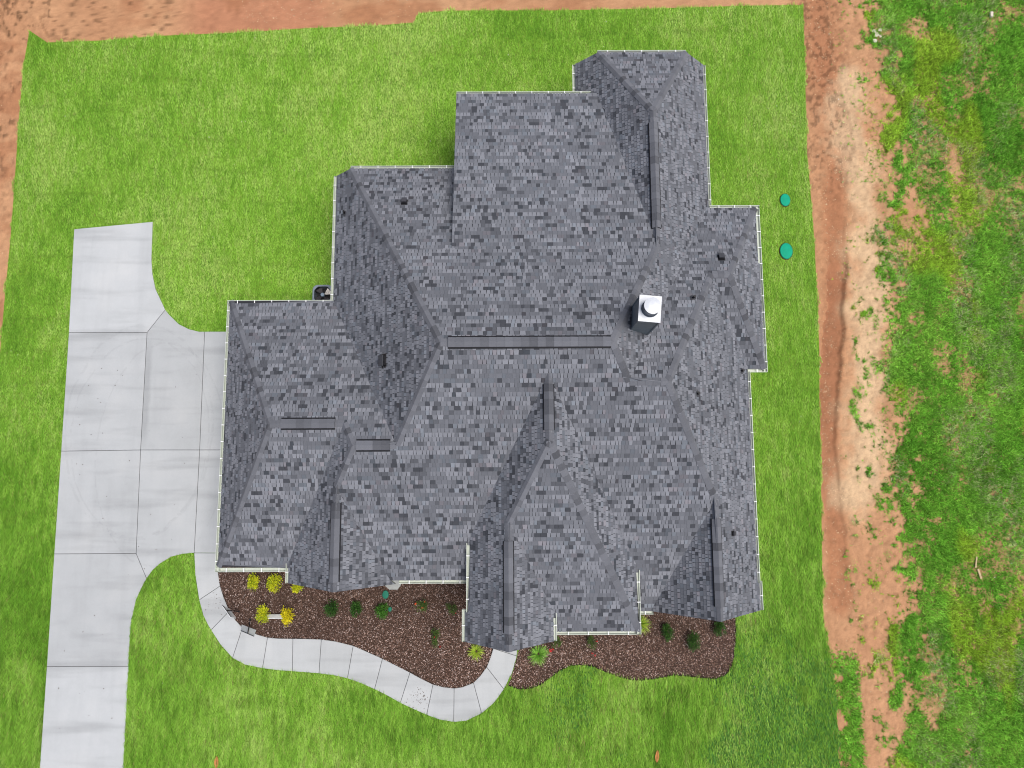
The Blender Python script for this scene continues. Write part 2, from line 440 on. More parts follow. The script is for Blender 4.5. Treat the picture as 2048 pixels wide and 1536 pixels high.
# ------------------------------------------------------------------ ground sheet
def build_ground():
    gx = np.concatenate([[-220, -120, -60, -35, -26], np.arange(-22.5, -18.8, 0.06), np.arange(-18.8, 11.4, 0.17), np.arange(11.4, 22.6, 0.055), [26, 35, 60, 120, 220]])
    gy = np.concatenate([[-220, -120, -60, -30, -18], np.arange(-13, 17.4, 0.065), np.arange(17.4, 21.5, 0.055), [26, 40, 70, 130, 220]])
    X, Y = np.meshgrid(gx, gy)
    nx, ny = len(gx), len(gy)
    z = np.full(X.shape, -0.03)
    big = fbm(X * 0.35, Y * 0.25, 3, 4); mid = fbm(X * 1.3, Y * 1.1, 5, 4); fine = fbm(X * 6, Y * 6, 9, 3)
    z += (mid - 0.5) * 0.06 + (fine - 0.5) * 0.060 + (vnoise(X * 13, Y * 13, 191) - 0.5) * 0.022
    # colours
    tan = np.array([0.430, 0.240, 0.128]); red = np.array([0.300, 0.130, 0.064]); pale = np.array([0.540, 0.390, 0.235]); dark = np.array([0.160, 0.066, 0.036])
    C = np.empty(X.shape + (3,))
    t = sstep(0.30, 0.70, big * 0.6 + mid * 0.4)[..., None]
    C[:] = tan * (1 - 0.35 * t) + red * 0.35 * t
    # east track: red by the lawn edge, tan, then pale
    gd, gs = poly_dist(GULLY, X, Y)
    pd, _ = poly_dist(PALE, X, Y)
    east = sstep(11.2, 11.6, X)
    redm = east * np.maximum(sstep(0.70, 0.25, gd + (mid - 0.5) * 0.5), 0.75 * sstep(10.0, 14.0, Y) * sstep(1.3, 0.5, gd + (mid - 0.5) * 0.9)) * 0.75
    C = C * (1 - redm[..., None]) + (red * 1.05) * redm[..., None]
    pm = east * sstep(1.2, 0.10, pd + (mid - 0.5) * 1.8 + (fine - 0.5) * 0.5) * 0.75
    C = C * (1 - pm[..., None]) + pale * pm[..., None]
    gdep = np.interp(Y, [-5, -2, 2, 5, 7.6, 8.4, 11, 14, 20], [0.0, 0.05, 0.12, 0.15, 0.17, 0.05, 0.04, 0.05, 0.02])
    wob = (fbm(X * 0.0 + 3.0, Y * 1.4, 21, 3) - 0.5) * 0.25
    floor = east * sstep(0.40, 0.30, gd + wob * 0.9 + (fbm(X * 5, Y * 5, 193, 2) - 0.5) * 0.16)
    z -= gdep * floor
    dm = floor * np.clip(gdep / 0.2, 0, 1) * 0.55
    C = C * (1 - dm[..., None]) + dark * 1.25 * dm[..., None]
    # rills running off the bank
    rill = np.abs(fbm(X * 0.9 + Y * 1.4, Y * 3.2 - X * 1.6, 71, 3) - 0.5)
    rm = east * sstep(0.05, 0.0, rill) * sstep(2.4, 1.2, np.abs(X - 13.7)) * (gd > 0.4)
    z -= rm * 0.035
    C *= (1 - 0.16 * rm)[..., None]
    # west strip and the graded strip along the north side
    west = sstep(-19.4, -19.9, X)
    clods = sstep(0.60, 0.72, fbm(X * 4.5, Y * 3.6, 101, 3)) * west * sstep(9, 13, Y)
    C *= (1 - 0.50 * clods)[..., None]; z += 0.05 * clods
    north = sstep(17.5, 17.9, Y) * (X < 12)
    wet = north * sstep(-14.5, -12.0, X) * sstep(-6.5, -8.2, X + (mid - 0.5) * 2)
    C = C * (1 - 0.60 * wet[..., None]) + np.array([0.330, 0.128, 0.074]) * 0.60 * wet[..., None]
    z = np.where(wet > 0.5, -0.035 + (fine - 0.5) * 0.006, z)
    rp = np.maximum(north, west) * sstep(0.50, 0.66, fbm(X * 0.55 + 4, Y * 0.8, 211, 4)) * 0.6
    C = C * (1 - rp[..., None]) + red * 0.95 * rp[..., None]
    tr = north * (np.abs(fbm(X * 1.1 + Y * 0.8, Y * 0.5 - X * 0.1, 131, 3) - 0.5) < 0.022) * sstep(-15.5, -17, X)
    C *= (1 - 0.25 * tr)[..., None]; z -= 0.03 * tr
    spk = sstep(0.70, 0.76, fbm(X * 5.5, Y * 5.0, 151, 2)) * north * sstep(-12.5, -14, X)
    C *= (1 - 0.45 * spk)[..., None]
    # wheel ruts on the track, running north-south
    for xr, w in ((13.55, 0.20), (14.75, 0.22)):
        r = sstep(w, w * 0.4, np.abs(X - xr - 0.25 * np.sin(Y * 0.35))) * east * 0.5
        z -= 0.03 * r
        C *= (1 + 0.08 * r)[..., None]
    # soil under the wild grass is greyer and darker
    fd = field_density(X, Y) * sstep(11.9, 12.3, X)
    C = C * (1 - 0.55 * fd[..., None]) + np.array([0.110, 0.135, 0.038]) * 0.55 * fd[..., None]
    scrub = sstep(0.52, 0.66, fbm(X * 7.5, Y * 6.0, 171, 3)) * east * sstep(9.5, 13.0, Y) * sstep(14.2, 13.2, X)
    C *= (1 - 0.42 * scrub)[..., None]
    grit = vnoise(X * 17, Y * 17, 181)
    C *= (0.72 + 0.40 * fine + 0.16 * grit)[..., None]
    under = (X > -19) & (X < 11.3) & (Y < 17.3)
    z = np.where(under, -0.03, z)
    V = np.stack([X.ravel(), Y.ravel(), z.ravel()], 1)
    i = np.arange(nx * ny).reshape(ny, nx)
    F = np.stack([i[:-1, :-1], i[:-1, 1:], i[1:, 1:], i[1:, :-1]], -1).reshape(-1, 4)
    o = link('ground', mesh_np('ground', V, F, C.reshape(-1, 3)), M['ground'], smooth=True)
    tag(o, kind='structure')
build_ground()

tag(MB().prism(LAWN, -0.05, 0.030).build('lawn', M['lawn']), kind='structure')

# ------------------------------------------------------------------ concrete: driveway and walkway, each slab a piece
def shrink(poly, d):
    k = len(poly)
    area = sum(poly[i][0] * poly[(i + 1) % k][1] - poly[(i + 1) % k][0] * poly[i][1] for i in range(k))
    s = 1 if area > 0 else -1
    out = []
    for i in range(k):
        p0, p1, p2 = Vector(poly[i - 1]), Vector(poly[i]), Vector(poly[(i + 1) % k])
        a = (p1 - p0).normalized(); b = (p2 - p1).normalized()
        na, nb = Vector((-a.y, a.x)) * s, Vector((-b.y, b.x)) * s
        n = (na + nb)
        n = n / max(0.35, n.length_squared / 2)
        q = p1 + n * d
        out.append((q.x, q.y))
    return out

def slab(poly, top, parent, tone, gap=0.008):
    inner = shrink(poly, gap); edge = shrink(poly, gap + 0.010)
    k = len(inner)
    V = [(x, y, -0.04) for x, y in inner] + [(x, y, top - 0.008) for x, y in inner] + [(x, y, top) for x, y in edge]
    area = sum(inner[i][0] * inner[(i + 1) % k][1] - inner[(i + 1) % k][0] * inner[i][1] for i in range(k))
    F = []
    for i in range(k):
        j = (i + 1) % k
        F += [(i, j, k + j, k + i), (k + i, k + j, 2 * k + j, 2 * k + i)]
    F.append(tuple(range(2 * k, 3 * k)))
    if area < 0: F = [f[::-1] for f in F]
    return link('slab', mesh_py('slab', V, F, np.tile(tone, (len(V), 1))), M['concrete'], parent)

drive = tag(empty('driveway'), kind='structure')
tones = [1.02, 0.92, 0.91, 0.88, 1.00, 0.88, 0.92, 0.90, 0.93]
for poly, t in zip(DRIVE, tones):
    slab(poly, 0.06, drive, (t, t, t * 1.005))
walk = tag(empty('walkway'), kind='structure')
for a, b in zip(WALK_JOINTS[:-1], WALK_JOINTS[1:]):
    t = random.uniform(0.94, 1.03)
    slab(WALK_IN[a:b + 1] + WALK_OUT[a:b + 1][::-1], 0.062, walk, (t, t, t))
DRIVE_OUT = [DRIVE[0][8], DRIVE[0][0], DRIVE[0][1], DRIVE[0][2], DRIVE[0][3], DRIVE[0][4], DRIVE[0][5], DRIVE[0][6], DRIVE[5][2], DRIVE[5][3], DRIVE[5][4], DRIVE[5][5], (-9.35, 5.5), (-9.35, -2.6), (-10.84, -2.82), (-11.75, -2.82), DRIVE[6][3], DRIVE[6][4], DRIVE[6][5], DRIVE[6][6], DRIVE[3][2], DRIVE[3][3], DRIVE[3][4], DRIVE[3][5], DRIVE[3][6], (-13.92, -6.83), (-13.86, -13.0), (-16.86, -13.0)]
link('joint_filler', MB().prism(shrink(DRIVE_OUT, 0.02), -0.04, 0.048).build('x', M['joint']).data, M['joint'], drive)
bpy.data.objects.remove(bpy.data.objects['x'])
o = MB().prism(shrink(WALK, 0.02), -0.04, 0.050).build('joint_filler', M['joint'], walk)

# ------------------------------------------------------------------ planting beds
for poly, nm in ((BED_L, 'mulch_bed'), (BED_R, 'mulch_bed')):
    tag(MB().prism(poly, -0.04, 0.046).build(nm, M['mulch']), kind='structure')
def ribbon(line, w, z, name, mat):
    mb = MB()
    pts = [Vector(p) for p in line]
    L, R = [], []
    for i, p in enumerate(pts):
        a = pts[max(0, i - 1)]; b = pts[min(len(pts) - 1, i + 1)]
        d = (b - a).normalized(); n = Vector((-d.y, d.x))
        L.append(p + n * w / 2); R.append(p - n * w / 2)
    k = len(pts)
    mb.v = [(q.x, q.y, z) for q in L] + [(q.x, q.y, z) for q in R]
    mb.f = [(i, i + 1, k + i + 1, k + i)[::-1] for i in range(k - 1)]
    return mb.build(name, mat)
tag(ribbon(BED_R[4:28], 0.07, 0.052, 'bed_edge', M['edging']), kind='structure')
tag(ribbon(WALK_IN[1:30], 0.05, 0.054, 'bed_edge', M['edging']), kind='structure')

def build_chips():
    n = 150000
    x = rng.uniform(-11, 8.5, n); y = rng.uniform(-7.8, -2.6, n)
    ok = (inside(BED_L, x, y) | inside(BED_R, x, y)) & ~inside(WALK, x, y)
    for a in FOOTPRINT: ok &= ~((x > a[0]) & (x < a[2]) & (y > a[1]) & (y < a[3]))
    x, y = x[ok], y[ok]; n = len(x)
    th = rng.uniform(0, np.pi, n); L = rng.uniform(0.018, 0.055, n); W = rng.uniform(0.007, 0.016, n)
    tilt = rng.normal(0, 0.45, n); roll = rng.normal(0, 0.4, n)
    z = 0.052 + rng.uniform(0, 0.030, n)
    dx, dy = np.cos(th), np.sin(th)
    u = np.stack([dx * np.cos(tilt), dy * np.cos(tilt), np.sin(tilt)], 1) * (L / 2)[:, None]
    v = np.stack([-dy * np.cos(roll), dx * np.cos(roll), np.sin(roll)], 1) * (W / 2)[:, None]
    c = np.stack([x, y, z], 1)
    V = np.stack([c - u - v, c + u - v, c + u + v, c - u + v], 1).reshape(-1, 3)
    F = np.arange(4 * n).reshape(n, 4)
    pal = np.array([[0.030, 0.018, 0.014], [0.065, 0.038, 0.028], [0.125, 0.080, 0.062], [0.22, 0.150, 0.122], [0.38, 0.30, 0.265], [0.58, 0.52, 0.50]])
    pk = rng.choice(6, n, p=[0.22, 0.22, 0.22, 0.17, 0.12, 0.05])
    fade = 0.55 + 0.95 * fbm(x * 0.7, y * 0.7, 201, 4)
    south_gain = sstep(-5.2, -6.8, y + 0.25 * x * 0) * 0.30  # chips get paler towards the south
    C = pal[pk] * np.array([0.97, 0.88, 0.84]) * (fade + south_gain)[:, None] * rng.uniform(0.8, 1.2, (n, 1))
    o = link('mulch', mesh_np('mulch', V, F, np.repeat(C, 4, 0)), M['chip'])
    tag(o, 'brown and tan wood-chip mulch covering the planting beds', 'mulch', kind='stuff')
build_chips()

# ------------------------------------------------------------------ grass
def blades(name, x, y, z0, L, W, lean, az, col):
    n = len(x)
    dx, dy = np.cos(az), np.sin(az)
    tip = np.stack([x + dx * L * np.sin(lean), y + dy * L * np.sin(lean), z0 + L * np.cos(lean)], 1)
    wx, wy = -dy * W / 2, dx * W / 2
    b0 = np.stack([x - wx, y - wy, z0], 1); b1 = np.stack([x + wx, y + wy, z0], 1)
    V = np.stack([b0, b1, tip], 1).reshape(-1, 3)
    C = np.repeat(col, 3, 0)
    C[2::3] *= 1.12
    return mesh_np(name, V, np.arange(3 * n).reshape(n, 3), C)

def build_lawn_grass():
    n = 1280000
    x = rng.uniform(-20.4, 12.4, n); y = rng.uniform(-11.2, 19.3, n)
    jx = x + (fbm(x * 3, y * 3, 301, 2) - 0.5) * 0.30; jy = y + (fbm(x * 3, y * 3, 302, 2) - 0.5) * 0.30
    ok = inside(LAWN, jx, jy)
    for p in [DRIVE_OUT, WALK, BED_L, BED_R]: ok &= ~inside(p, x, y)
    for a in FOOTPRINT: ok &= ~((x > a[0]) & (x < a[2]) & (y > a[1]) & (y < a[3]))
    ok &= ~((np.hypot((x - 10.96) / 0.24, (y - 10.78) / 0.30) < 1) | (np.hypot((x - 10.89) / 0.29, (y - 8.68) / 0.36) < 1))
    x, y = x[ok], y[ok]; n = len(x)
    az = np.where(rng.random(n) < 0.5, np.pi / 2, -np.pi / 2) + rng.normal(0, 0.26, n)
    tx, ty = x + 0.10 * np.cos(az), y + 0.10 * np.sin(az)
    over = np.zeros(n, dtype=bool)
    for p in [DRIVE_OUT, WALK, BED_L, BED_R]: over |= inside(p, tx, ty)
    az = np.where(over, -az, az)
    south = sstep(4.0, -8.0, y)
    L = rng.uniform(0.07, 0.15, n) * (1 + 0.95 * south)
    W = rng.uniform(0.011, 0.021, n) * (1 + 0.35 * south)
    lean = np.radians(rng.normal(64, 13, n).clip(15, 84))
    L = np.where(over, L * 0.7, L)
    big = fbm(x * 0.22, y * 0.22, 11, 4); mid = fbm(x * 0.9, y * 0.55, 13, 4); sm = fbm(x * 11, y * 3.2, 15, 3)
    g0 = np.array([0.158, 0.345, 0.032]); g1 = np.array([0.285, 0.505, 0.066]); g2 = np.array([0.440, 0.605, 0.150])
    t = np.clip(0.50 + (big - 0.5) * 0.9 + (mid - 0.5) * 0.85 + (sm - 0.5) * 1.15 - 0.14 * south + 0.10 * sstep(2, 14, y), 0, 1)[:, None]
    C = np.where(t < 0.5, g0 + (g1 - g0) * t * 2, g1 + (g2 - g1) * (t - 0.5) * 2)
    C = C * rng.uniform(0.55, 1.40, (n, 1))
    pock = sstep(0.60, 0.72, fbm(x * 4.2, y * 2.6, 17, 3)) * (0.10 + 0.16 * south)
    C = C * (1 - pock)[:, None]
    sy = y + 0.06 * x * 0.4 + 0.12 * np.sin(x * 0.5)
    seam = (np.abs((sy / 1.25) % 1.0 - 0.5) < 0.028) & (fbm(x * 0.35, np.floor(sy / 1.25) * 3.7, 1301, 2) > 0.50)
    C = np.where(seam[:, None], C * 0.72, C)
    straw = rng.random(n) < (0.015 + 0.035 * sstep(0.55, 0.7, mid))
    C[straw] = np.array([0.34, 0.31, 0.11]) * rng.uniform(0.7, 1.2, (straw.sum(), 1))
    # broad clover leaves in the south-east of the lawn
    cl = (rng.random(n) < 0.55 * sstep(0.50, 0.62, fbm(x * 0.5, y * 0.5, 401, 3)) * sstep(-4.5, -8, y) * sstep(0, 4, x))
    W = np.where(cl, W * 2.3, W); L = np.where(cl, L * 0.6, L)
    C[cl] = np.array([0.085, 0.225, 0.040]) * rng.uniform(0.55, 1.55, (cl.sum(), 1))
    wf = rng.random(n) < 0.00012
    C[wf] = (0.75, 0.75, 0.68); W = np.where(wf, 0.05, W); L = np.where(wf, 0.06, L)
    o = link('lawn_grass', blades('lawn_grass', x, y, np.full(n, 0.028), L, W, lean, az, C), M['blade'])
    tag(o, 'bright green sod lawn around the house', 'grass', kind='stuff')
build_lawn_grass()

def build_field_grass():
    n = 220000
    cx = rng.uniform(11.6, 22.3, n); cy = rng.uniform(-11.4, 20.2, n)
    d = field_density(cx, cy)
    ok = (rng.random(n) < np.maximum(d, 0.012 * (cx > 13.2) + 0.22 * sstep(13.4, 16.2, cx) * sstep(0.40, 0.62, fbm(cx * 1.7, cy * 1.2, 1401, 3)))) & ~inside(LAWN, cx, cy)
    cx, cy, d = cx[ok], cy[ok], d[ok]; m = len(cx)
    if m > 110000:
        k = rng.permutation(m)[:110000]; cx, cy, d = cx[k], cy[k], d[k]; m = len(cx)
    big = fbm(cx * 0.30, cy * 0.22, 21, 4); mid = fbm(cx * 1.1, cy * 0.8, 23, 4)
    g0 = np.array([0.065, 0.205, 0.016]); g1 = np.array([0.150, 0.375, 0.034]); g2 = np.array([0.300, 0.530, 0.075])
    t = np.clip(0.52 + (big - 0.5) * 0.6 + (mid - 0.5) * 0.7 + rng.normal(0, 0.17, m) - 0.15 * sstep(0.75, 0.2, d), 0, 1)[:, None]
    TC = np.where(t < 0.5, g0 + (g1 - g0) * t * 2, g1 + (g2 - g1) * (t - 0.5) * 2)
    yel = sstep(0.60, 0.70, fbm(cx * 0.6, cy * 0.35, 601, 3))[:, None] * 0.45
    TC = TC * (1 - yel) + np.array([0.38, 0.46, 0.03]) * yel
    gry = (sstep(0.56, 0.70, fbm(cx * 0.9 + 9, cy * 0.55, 701, 4)) * (rng.random(m) < 0.35))[:, None] * 0.7
    TC = TC * (1 - gry) + np.array([0.40, 0.38, 0.22]) * gry
    TC = TC * rng.uniform(0.42, 1.65, (m, 1))
    size = rng.uniform(0.7, 1.7, m) * (0.6 + 0.55 * d)
    q = 6
    x = np.repeat(cx, q) + rng.normal(0, 0.022, m * q); y = np.repeat(cy, q) + rng.normal(0, 0.022, m * q); n = m * q
    sz = np.repeat(size, q)
    L = rng.uniform(0.06, 0.13, n) * sz; W = rng.uniform(0.014, 0.032, n) * sz
    lean = np.radians(rng.normal(56, 16, n).clip(8, 84)); az = rng.uniform(0, 2 * np.pi, n)
    C = np.repeat(TC, q, 0) * rng.uniform(0.75, 1.25, (n, 1))
    wf = rng.random(n) < 0.0012 * (vnoise(x * 1.5, y * 1.5, 801) > 0.6)
    C[wf] = (0.70, 0.70, 0.78); W = np.where(wf, 0.035, W); L = np.where(wf, 0.06, L)
    o = link('field_grass', blades('field_grass', x, y, np.full(n, -0.040), L, W, lean, az, C), M['blade'])
    tag(o, 'rough wild grass and weeds growing in patches beyond the dirt track', 'grass', kind='stuff')
build_field_grass()

def build_pebbles():
    n = 26000
    x = rng.uniform(11.6, 16.5, n); y = rng.uniform(-11, 20, n)
    gd, _ = poly_dist(GULLY, x, y)
    p = 0.9 * sstep(0.8, 0.1, gd) + 0.10
    ok = (rng.random(n) < p) & ~inside(LAWN, x, y)
    x, y = x[ok], y[ok]
    xn = rng.uniform(-11, -3.9, 900); yn = rng.uniform(18.5, 20.5, 900)
    xw = rng.uniform(-22, -19.8, 500); yw = rng.uniform(2, 18, 500)
    x = np.concatenate([x, xn, xw]); y = np.concatenate([y, yn, yw]); n = len(x)
    r = rng.uniform(0.006, 0.020, n) * (1 + 1.1 * (rng.random(n) < 0.04))
    base = np.array([(1, 0, 0), (0, 1, 0), (-1, 0, 0), (0, -1, 0), (0, 0, 0.8)])
    rot = rng.uniform(0, 6.28, n)
    c, s = np.cos(rot), np.sin(rot)
    sc = rng.uniform(0.6, 1.3, (n, 1))
    B = np.repeat(base[None], n, 0)
    vx = (B[..., 0] * c[:, None] - B[..., 1] * s[:, None]) * r[:, None] * sc
    vy = (B[..., 0] * s[:, None] + B[..., 1] * c[:, None]) * r[:, None]
    gdep = np.interp(y, [-5, -2, 2, 5, 7.6, 8.4, 11, 14, 20], [0.0, 0.05, 0.12, 0.15, 0.17, 0.05, 0.04, 0.05, 0.02])
    gd, _ = poly_dist(GULLY, x, y)
    z0 = -0.035 - gdep * (gd < 0.34)
    vz = B[..., 2] * r[:, None] * 0.9 + z0[:, None]
    V = np.stack([vx + x[:, None], vy + y[:, None], vz], -1).reshape(-1, 3)
    k = np.arange(n)[:, None] * 5
    F = np.concatenate([k + np.array([[0, 1, 4]]), k + np.array([[1, 2, 4]]), k + np.array([[2, 3, 4]]), k + np.array([[3, 0, 4]])])
    C = np.array([[0.50, 0.36, 0.22]]) * rng.uniform(0.45, 1.35, (n, 1))
    o = link('gravel', mesh_np('gravel', V, F, np.repeat(C, 5, 0)), M['pebble'])
    tag(o, 'loose pebbles scattered over the eroded red dirt', 'gravel', kind='stuff')
build_pebbles()

def build_crumbs():
    cx = np.concatenate([rng.normal(-3.30, 0.20, 80), rng.normal(-10.9, 0.18, 30), rng.uniform(-16.6, -12.0, 60)])
    cy = np.concatenate([rng.normal(-7.95, 0.24, 80), rng.normal(-4.6, 0.25, 30), rng.uniform(-9.0, 4.5, 60)])
    ok = inside(shrink(WALK, 0.05), cx, cy) | inside(shrink(DRIVE_OUT, 0.05), cx, cy)
    cx, cy = cx[ok], cy[ok]
    V, F, C = [], [], []
    for x, y in zip(cx, cy):
        r = random.uniform(0.008, 0.026); a = random.uniform(0, 6.28); k = len(V)
        for i in range(4): V.append((x + r * random.uniform(0.6, 1.2) * math.cos(a + i * 1.57), y + r * random.uniform(0.6, 1.2) * math.sin(a + i * 1.57), 0.060))
        V.append((x, y, 0.062 + r * 0.8))
        F += [(k + i, k + (i + 1) % 4, k + 4) for i in range(4)]
        C += [np.array((0.10, 0.075, 0.06)) * random.uniform(0.5, 1.4)] * 5
    o = link('soil_crumbs', mesh_np('soil_crumbs', V, F, np.array(C)), M['pebble'])
    tag(o, 'dark soil crumbs spilled on the pale walkway', 'soil', kind='stuff')
build_crumbs()

# ------------------------------------------------------------------ the house roof, as pitched planes z = ZE + m * (run upslope from the eave line)
ZE = 2.9
PL = {
    'PN1': ('N', 0.4966, -11.724), 'PN1b': ('N', 0.2631, -15.810), 'PS1': ('S', 0.4774, -4.388), 'PE1': ('E', 0.9704, -7.039),
    'PW1': ('W', 0.9688, 2.441), 'PNh': ('N', 0.5051, -16.225), 'PN2': ('N', 0.5060, -9.430), 'PE2': ('E', 0.9684, -8.186),
    'PE3': ('E', 0.9733, -8.769), 'PS2': ('S', 0.5051, 3.622), 'PW2': ('W', 0.9598, -6.084), 'PN3': ('N', 0.4976, -6.014),
    'PW3': ('W', 0.9716, -9.674), 'PS3': ('S', 0.4841, -2.904), 'PW4': ('W', 0.9666, -7.388), 'PE4': ('E', 0.9713, 3.400),
    'PW5': ('W', 0.9725, 4.652), 'PW6': ('W', 0.9710, -2.477), 'PE6': ('E', 0.9636, -4.789), 'PS6': ('S', 0.4809, -6.298),
    'PE7': ('E', 0.9745, -2.350)}
UP = {'N': (0, -1), 'S': (0, 1), 'E': (-1, 0), 'W': (1, 0)}
def coef(n):
    o, m, e = PL[n]; a, b = UP[o]
    return m * a, m * b, ZE - m * e
def zat(n, x, y):
    A, B, C_ = coef(n); return A * x + B * y + C_
def on(n, x, y): return Vector((x, y, zat(n, x, y)))
def T(a, b, c):
    rows = [coef(q) for q in (a, b, c)]
    A = np.array([[r[0], r[1], -1] for r in rows]); r = -np.array([r[2] for r in rows])
    return Vector(np.linalg.solve(A, r))
def LX(a, b, x):
    p, q = coef(a), coef(b)
    y = ((q[0] - p[0]) * x + q[2] - p[2]) / (p[1] - q[1]); return on(a, x, y)
def LY(a, b, y):
    p, q = coef(a), coef(b)
    x = ((q[1] - p[1]) * y + q[2] - p[2]) / (p[0] - q[0]); return on(a, x, y)

xW2, yN1, yN3, xW3, yS3 = -6.117, 10.617, 5.963, -9.700, -3.029
xE1, yNh, xW1, yN2, xE3, yS2 = 7.092, 14.83, 2.450, 9.335, 8.782, 3.594
xE2, xE2b, yE2s, yGR, yS1R, yS1L = 8.163, 8.255, -3.582, -4.47, -4.465, -3.356
xW4, yGL, xGLe, yW4t = -7.328, -3.50, -3.766, -2.780
xW6, xW6b, yW6s, yGC, xE7, yE7t = -1.282, -1.424, -4.257, -5.18, 1.337, -4.22
xE6, yS6, yE6t, yW6t = 4.044, -4.957, -3.050, -2.125
yP, xPL, xPR = 13.316, -1.828, 2.910

RW = T('PW2', 'PN1', 'PS1'); RE = T('PN1', 'PS1', 'PE1'); BE = T('PN1', 'PN1b', 'PE1'); NW_END = T('PN1b', 'PE1', 'PW1')
NHIP = T('PW1', 'PNh', 'PE1'); R2W = T('PE1', 'PS1', 'PN2'); R2E = T('PN2', 'PE2', 'PS1'); SRW = T('PN2', 'PS2', 'PE2'); SRE = T('PN2', 'PE3', 'PS2')
GR0 = T('PE2', 'PW5', 'PS1'); GW = T('PW3', 'PN3', 'PS3'); GE = T('PN3', 'PS3', 'PW4'); R3W = T('PN3', 'PW4', 'PS1'); R3E = T('PW2', 'PS1', 'PN3')
GL0 = T('PW4', 'PE4', 'PS1'); C0 = T('PW6', 'PE6', 'PS1'); C1 = T('PW6', 'PS6', 'PE6'); C2 = T('PW6', 'PE7', 'PS6')
yBR = BE.y
xa, xb = xE6 - 0.25, xW6 + 0.25
FACES = {
    'PW2': [LX('PW2', 'PN3', xW2), on('PW2', xW2, yN1), LY('PW2', 'PN1', yN1), RW, R3E],
    'PN1': [LY('PW2', 'PN1', yBR), RW, RE, BE],
    'PN1:low': [LY('PW2', 'PN1', yN1), LY('PW2', 'PN1', yBR), on('PN1', xPL + 0.12, yBR), on('PN1', xPL + 0.12, yN1)],
    'PN1b': [on('PN1b', xPL, yBR), on('PN1b', xPL, yP), LY('PN1b', 'PW1', yP), NW_END, BE],
    'PW1': [on('PW1', xW1, yNh), LY('PW1', 'PNh', yNh), NHIP, NW_END, LY('PN1b', 'PW1', yP - 0.15), on('PW1', xW1, yP - 0.9)],
    'PNh': [LY('PW1', 'PNh', yNh), LY('PE1', 'PNh', yNh), NHIP],
    'PE1': [on('PE1', xE1, yNh), LY('PE1', 'PNh', yNh), NHIP, NW_END, BE, RE, R2W, LY('PE1', 'PN2', yN2), on('PE1', xE1, yN2)],
    'PN2': [LY('PE1', 'PN2', yN2), LY('PN2', 'PE3', yN2), SRE, SRW, R2E, R2W],
    'PE3': [LY('PN2', 'PE3', yN2), LY('PS2', 'PE3', yS2), SRE],
    'PS2': [SRE, LY('PS2', 'PE3', yS2), LY('PS2', 'PE2', yS2), SRW],
    'PE2': [R2E, SRW, LY('PS2', 'PE2', yS2), on('PE2', xE2, yS2), on('PE2', xE2, yE2s), on('PE2', xE2b, yE2s), on('PE2', xE2b, yGR), LY('PE2', 'PW5', yGR), GR0],
    'PW5': [GR0, LY('PE2', 'PW5', yGR), LY('PW5', 'PS1', yGR)],
    'PS1': [RW, RE, R2W, R2E, GR0, LY('PW5', 'PS1', yS1L), on('PS1', xa, yS1L), LX('PE6', 'PS1', xa), C0, LX('PW6', 'PS1', xb), on('PS1', xb, yS1L), LY('PE4', 'PS1', yS1L), GL0, R3W, R3E],
    'PS1:low': [LY('PW5', 'PS1', yS1L), LY('PW5', 'PS1', yS1R), on('PS1', xa, yS1R), on('PS1', xa, yS1L)],
    'PW6': [C0, LX('PW6', 'PS1', xW6), on('PW6', xW6, yW6s), on('PW6', xW6b, yW6s), on('PW6', xW6b, yGC), LY('PW6', 'PE7', yGC), C2, C1],
    'PE6': [C0, C1, LY('PE6', 'PS6', yS6), on('PE6', xE6, yS6), LX('PE6', 'PS1', xE6)],
    'PS6': [C1, LY('PE6', 'PS6', yS6), on('PS6', xE7 - 0.1, yS6), LX('PS6', 'PE7', xE7 - 0.1), C2],
    'PE7': [C2, LX('PS6', 'PE7', xE7), on('PE7', xE7, yGC), LY('PW6', 'PE7', yGC)],
    'PN3': [LX('PW3', 'PN3', xW3), GW, GE, R3W, R3E, LX('PW2', 'PN3', xW2)],
    'PW3': [LX('PW3', 'PN3', xW3), GW, LX('PW3', 'PS3', xW3)],
    'PS3': [GW, LX('PW3', 'PS3', xW3), on('PS3', xW4 + 0.15, yS3), LX('PW4', 'PS3', xW4 + 0.15), GE],
    'PW4': [GE, R3W, GL0, LY('PW4', 'PE4', yGL), on('PW4', xW4, yGL), LX('PW4', 'PS3', xW4)],
    'PE4': [GL0, LY('PW4', 'PE4', yGL), on('PE4', xGLe, yGL), LY('PE4', 'PS1', yS1L)],
}
house = empty('house', (0, 0, 0))
tag(house, 'sprawling single-storey house under a many-hipped dark grey shingle roof', 'house')
roof = empty('roof', (0, 0, 0), house)

def build_deck():
    V, F, mi = [], [], []
    for n, poly in FACES.items():
        k = len(poly); s = len(V)
        V += [tuple(p + Vector((0, 0, -0.012))) for p in poly] + [tuple(p + Vector((0, 0, -0.17))) for p in poly]
        area = sum(poly[i].x * poly[(i + 1) % k].y - poly[(i + 1) % k].x * poly[i].y for i in range(k))
        top = tuple(range(s, s + k)); bot = tuple(range(s + k, s + 2 * k))[::-1]
        side = [(s + i, s + k + i, s + k + (i + 1) % k, s + (i + 1) % k) for i in range(k)]
        if area < 0:
            top, bot = top[::-1], bot[::-1]; side = [f[::-1] for f in side]
        F += [top, bot] + side; mi += [0, 1] + [1] * k
    me = mesh_py('roof_deck', V, F)
    o = link('roof_deck', me, M['deck'], roof)
    me.materials.append(M['trim'])
    me.polygons.foreach_set('material_index', mi)
build_deck()

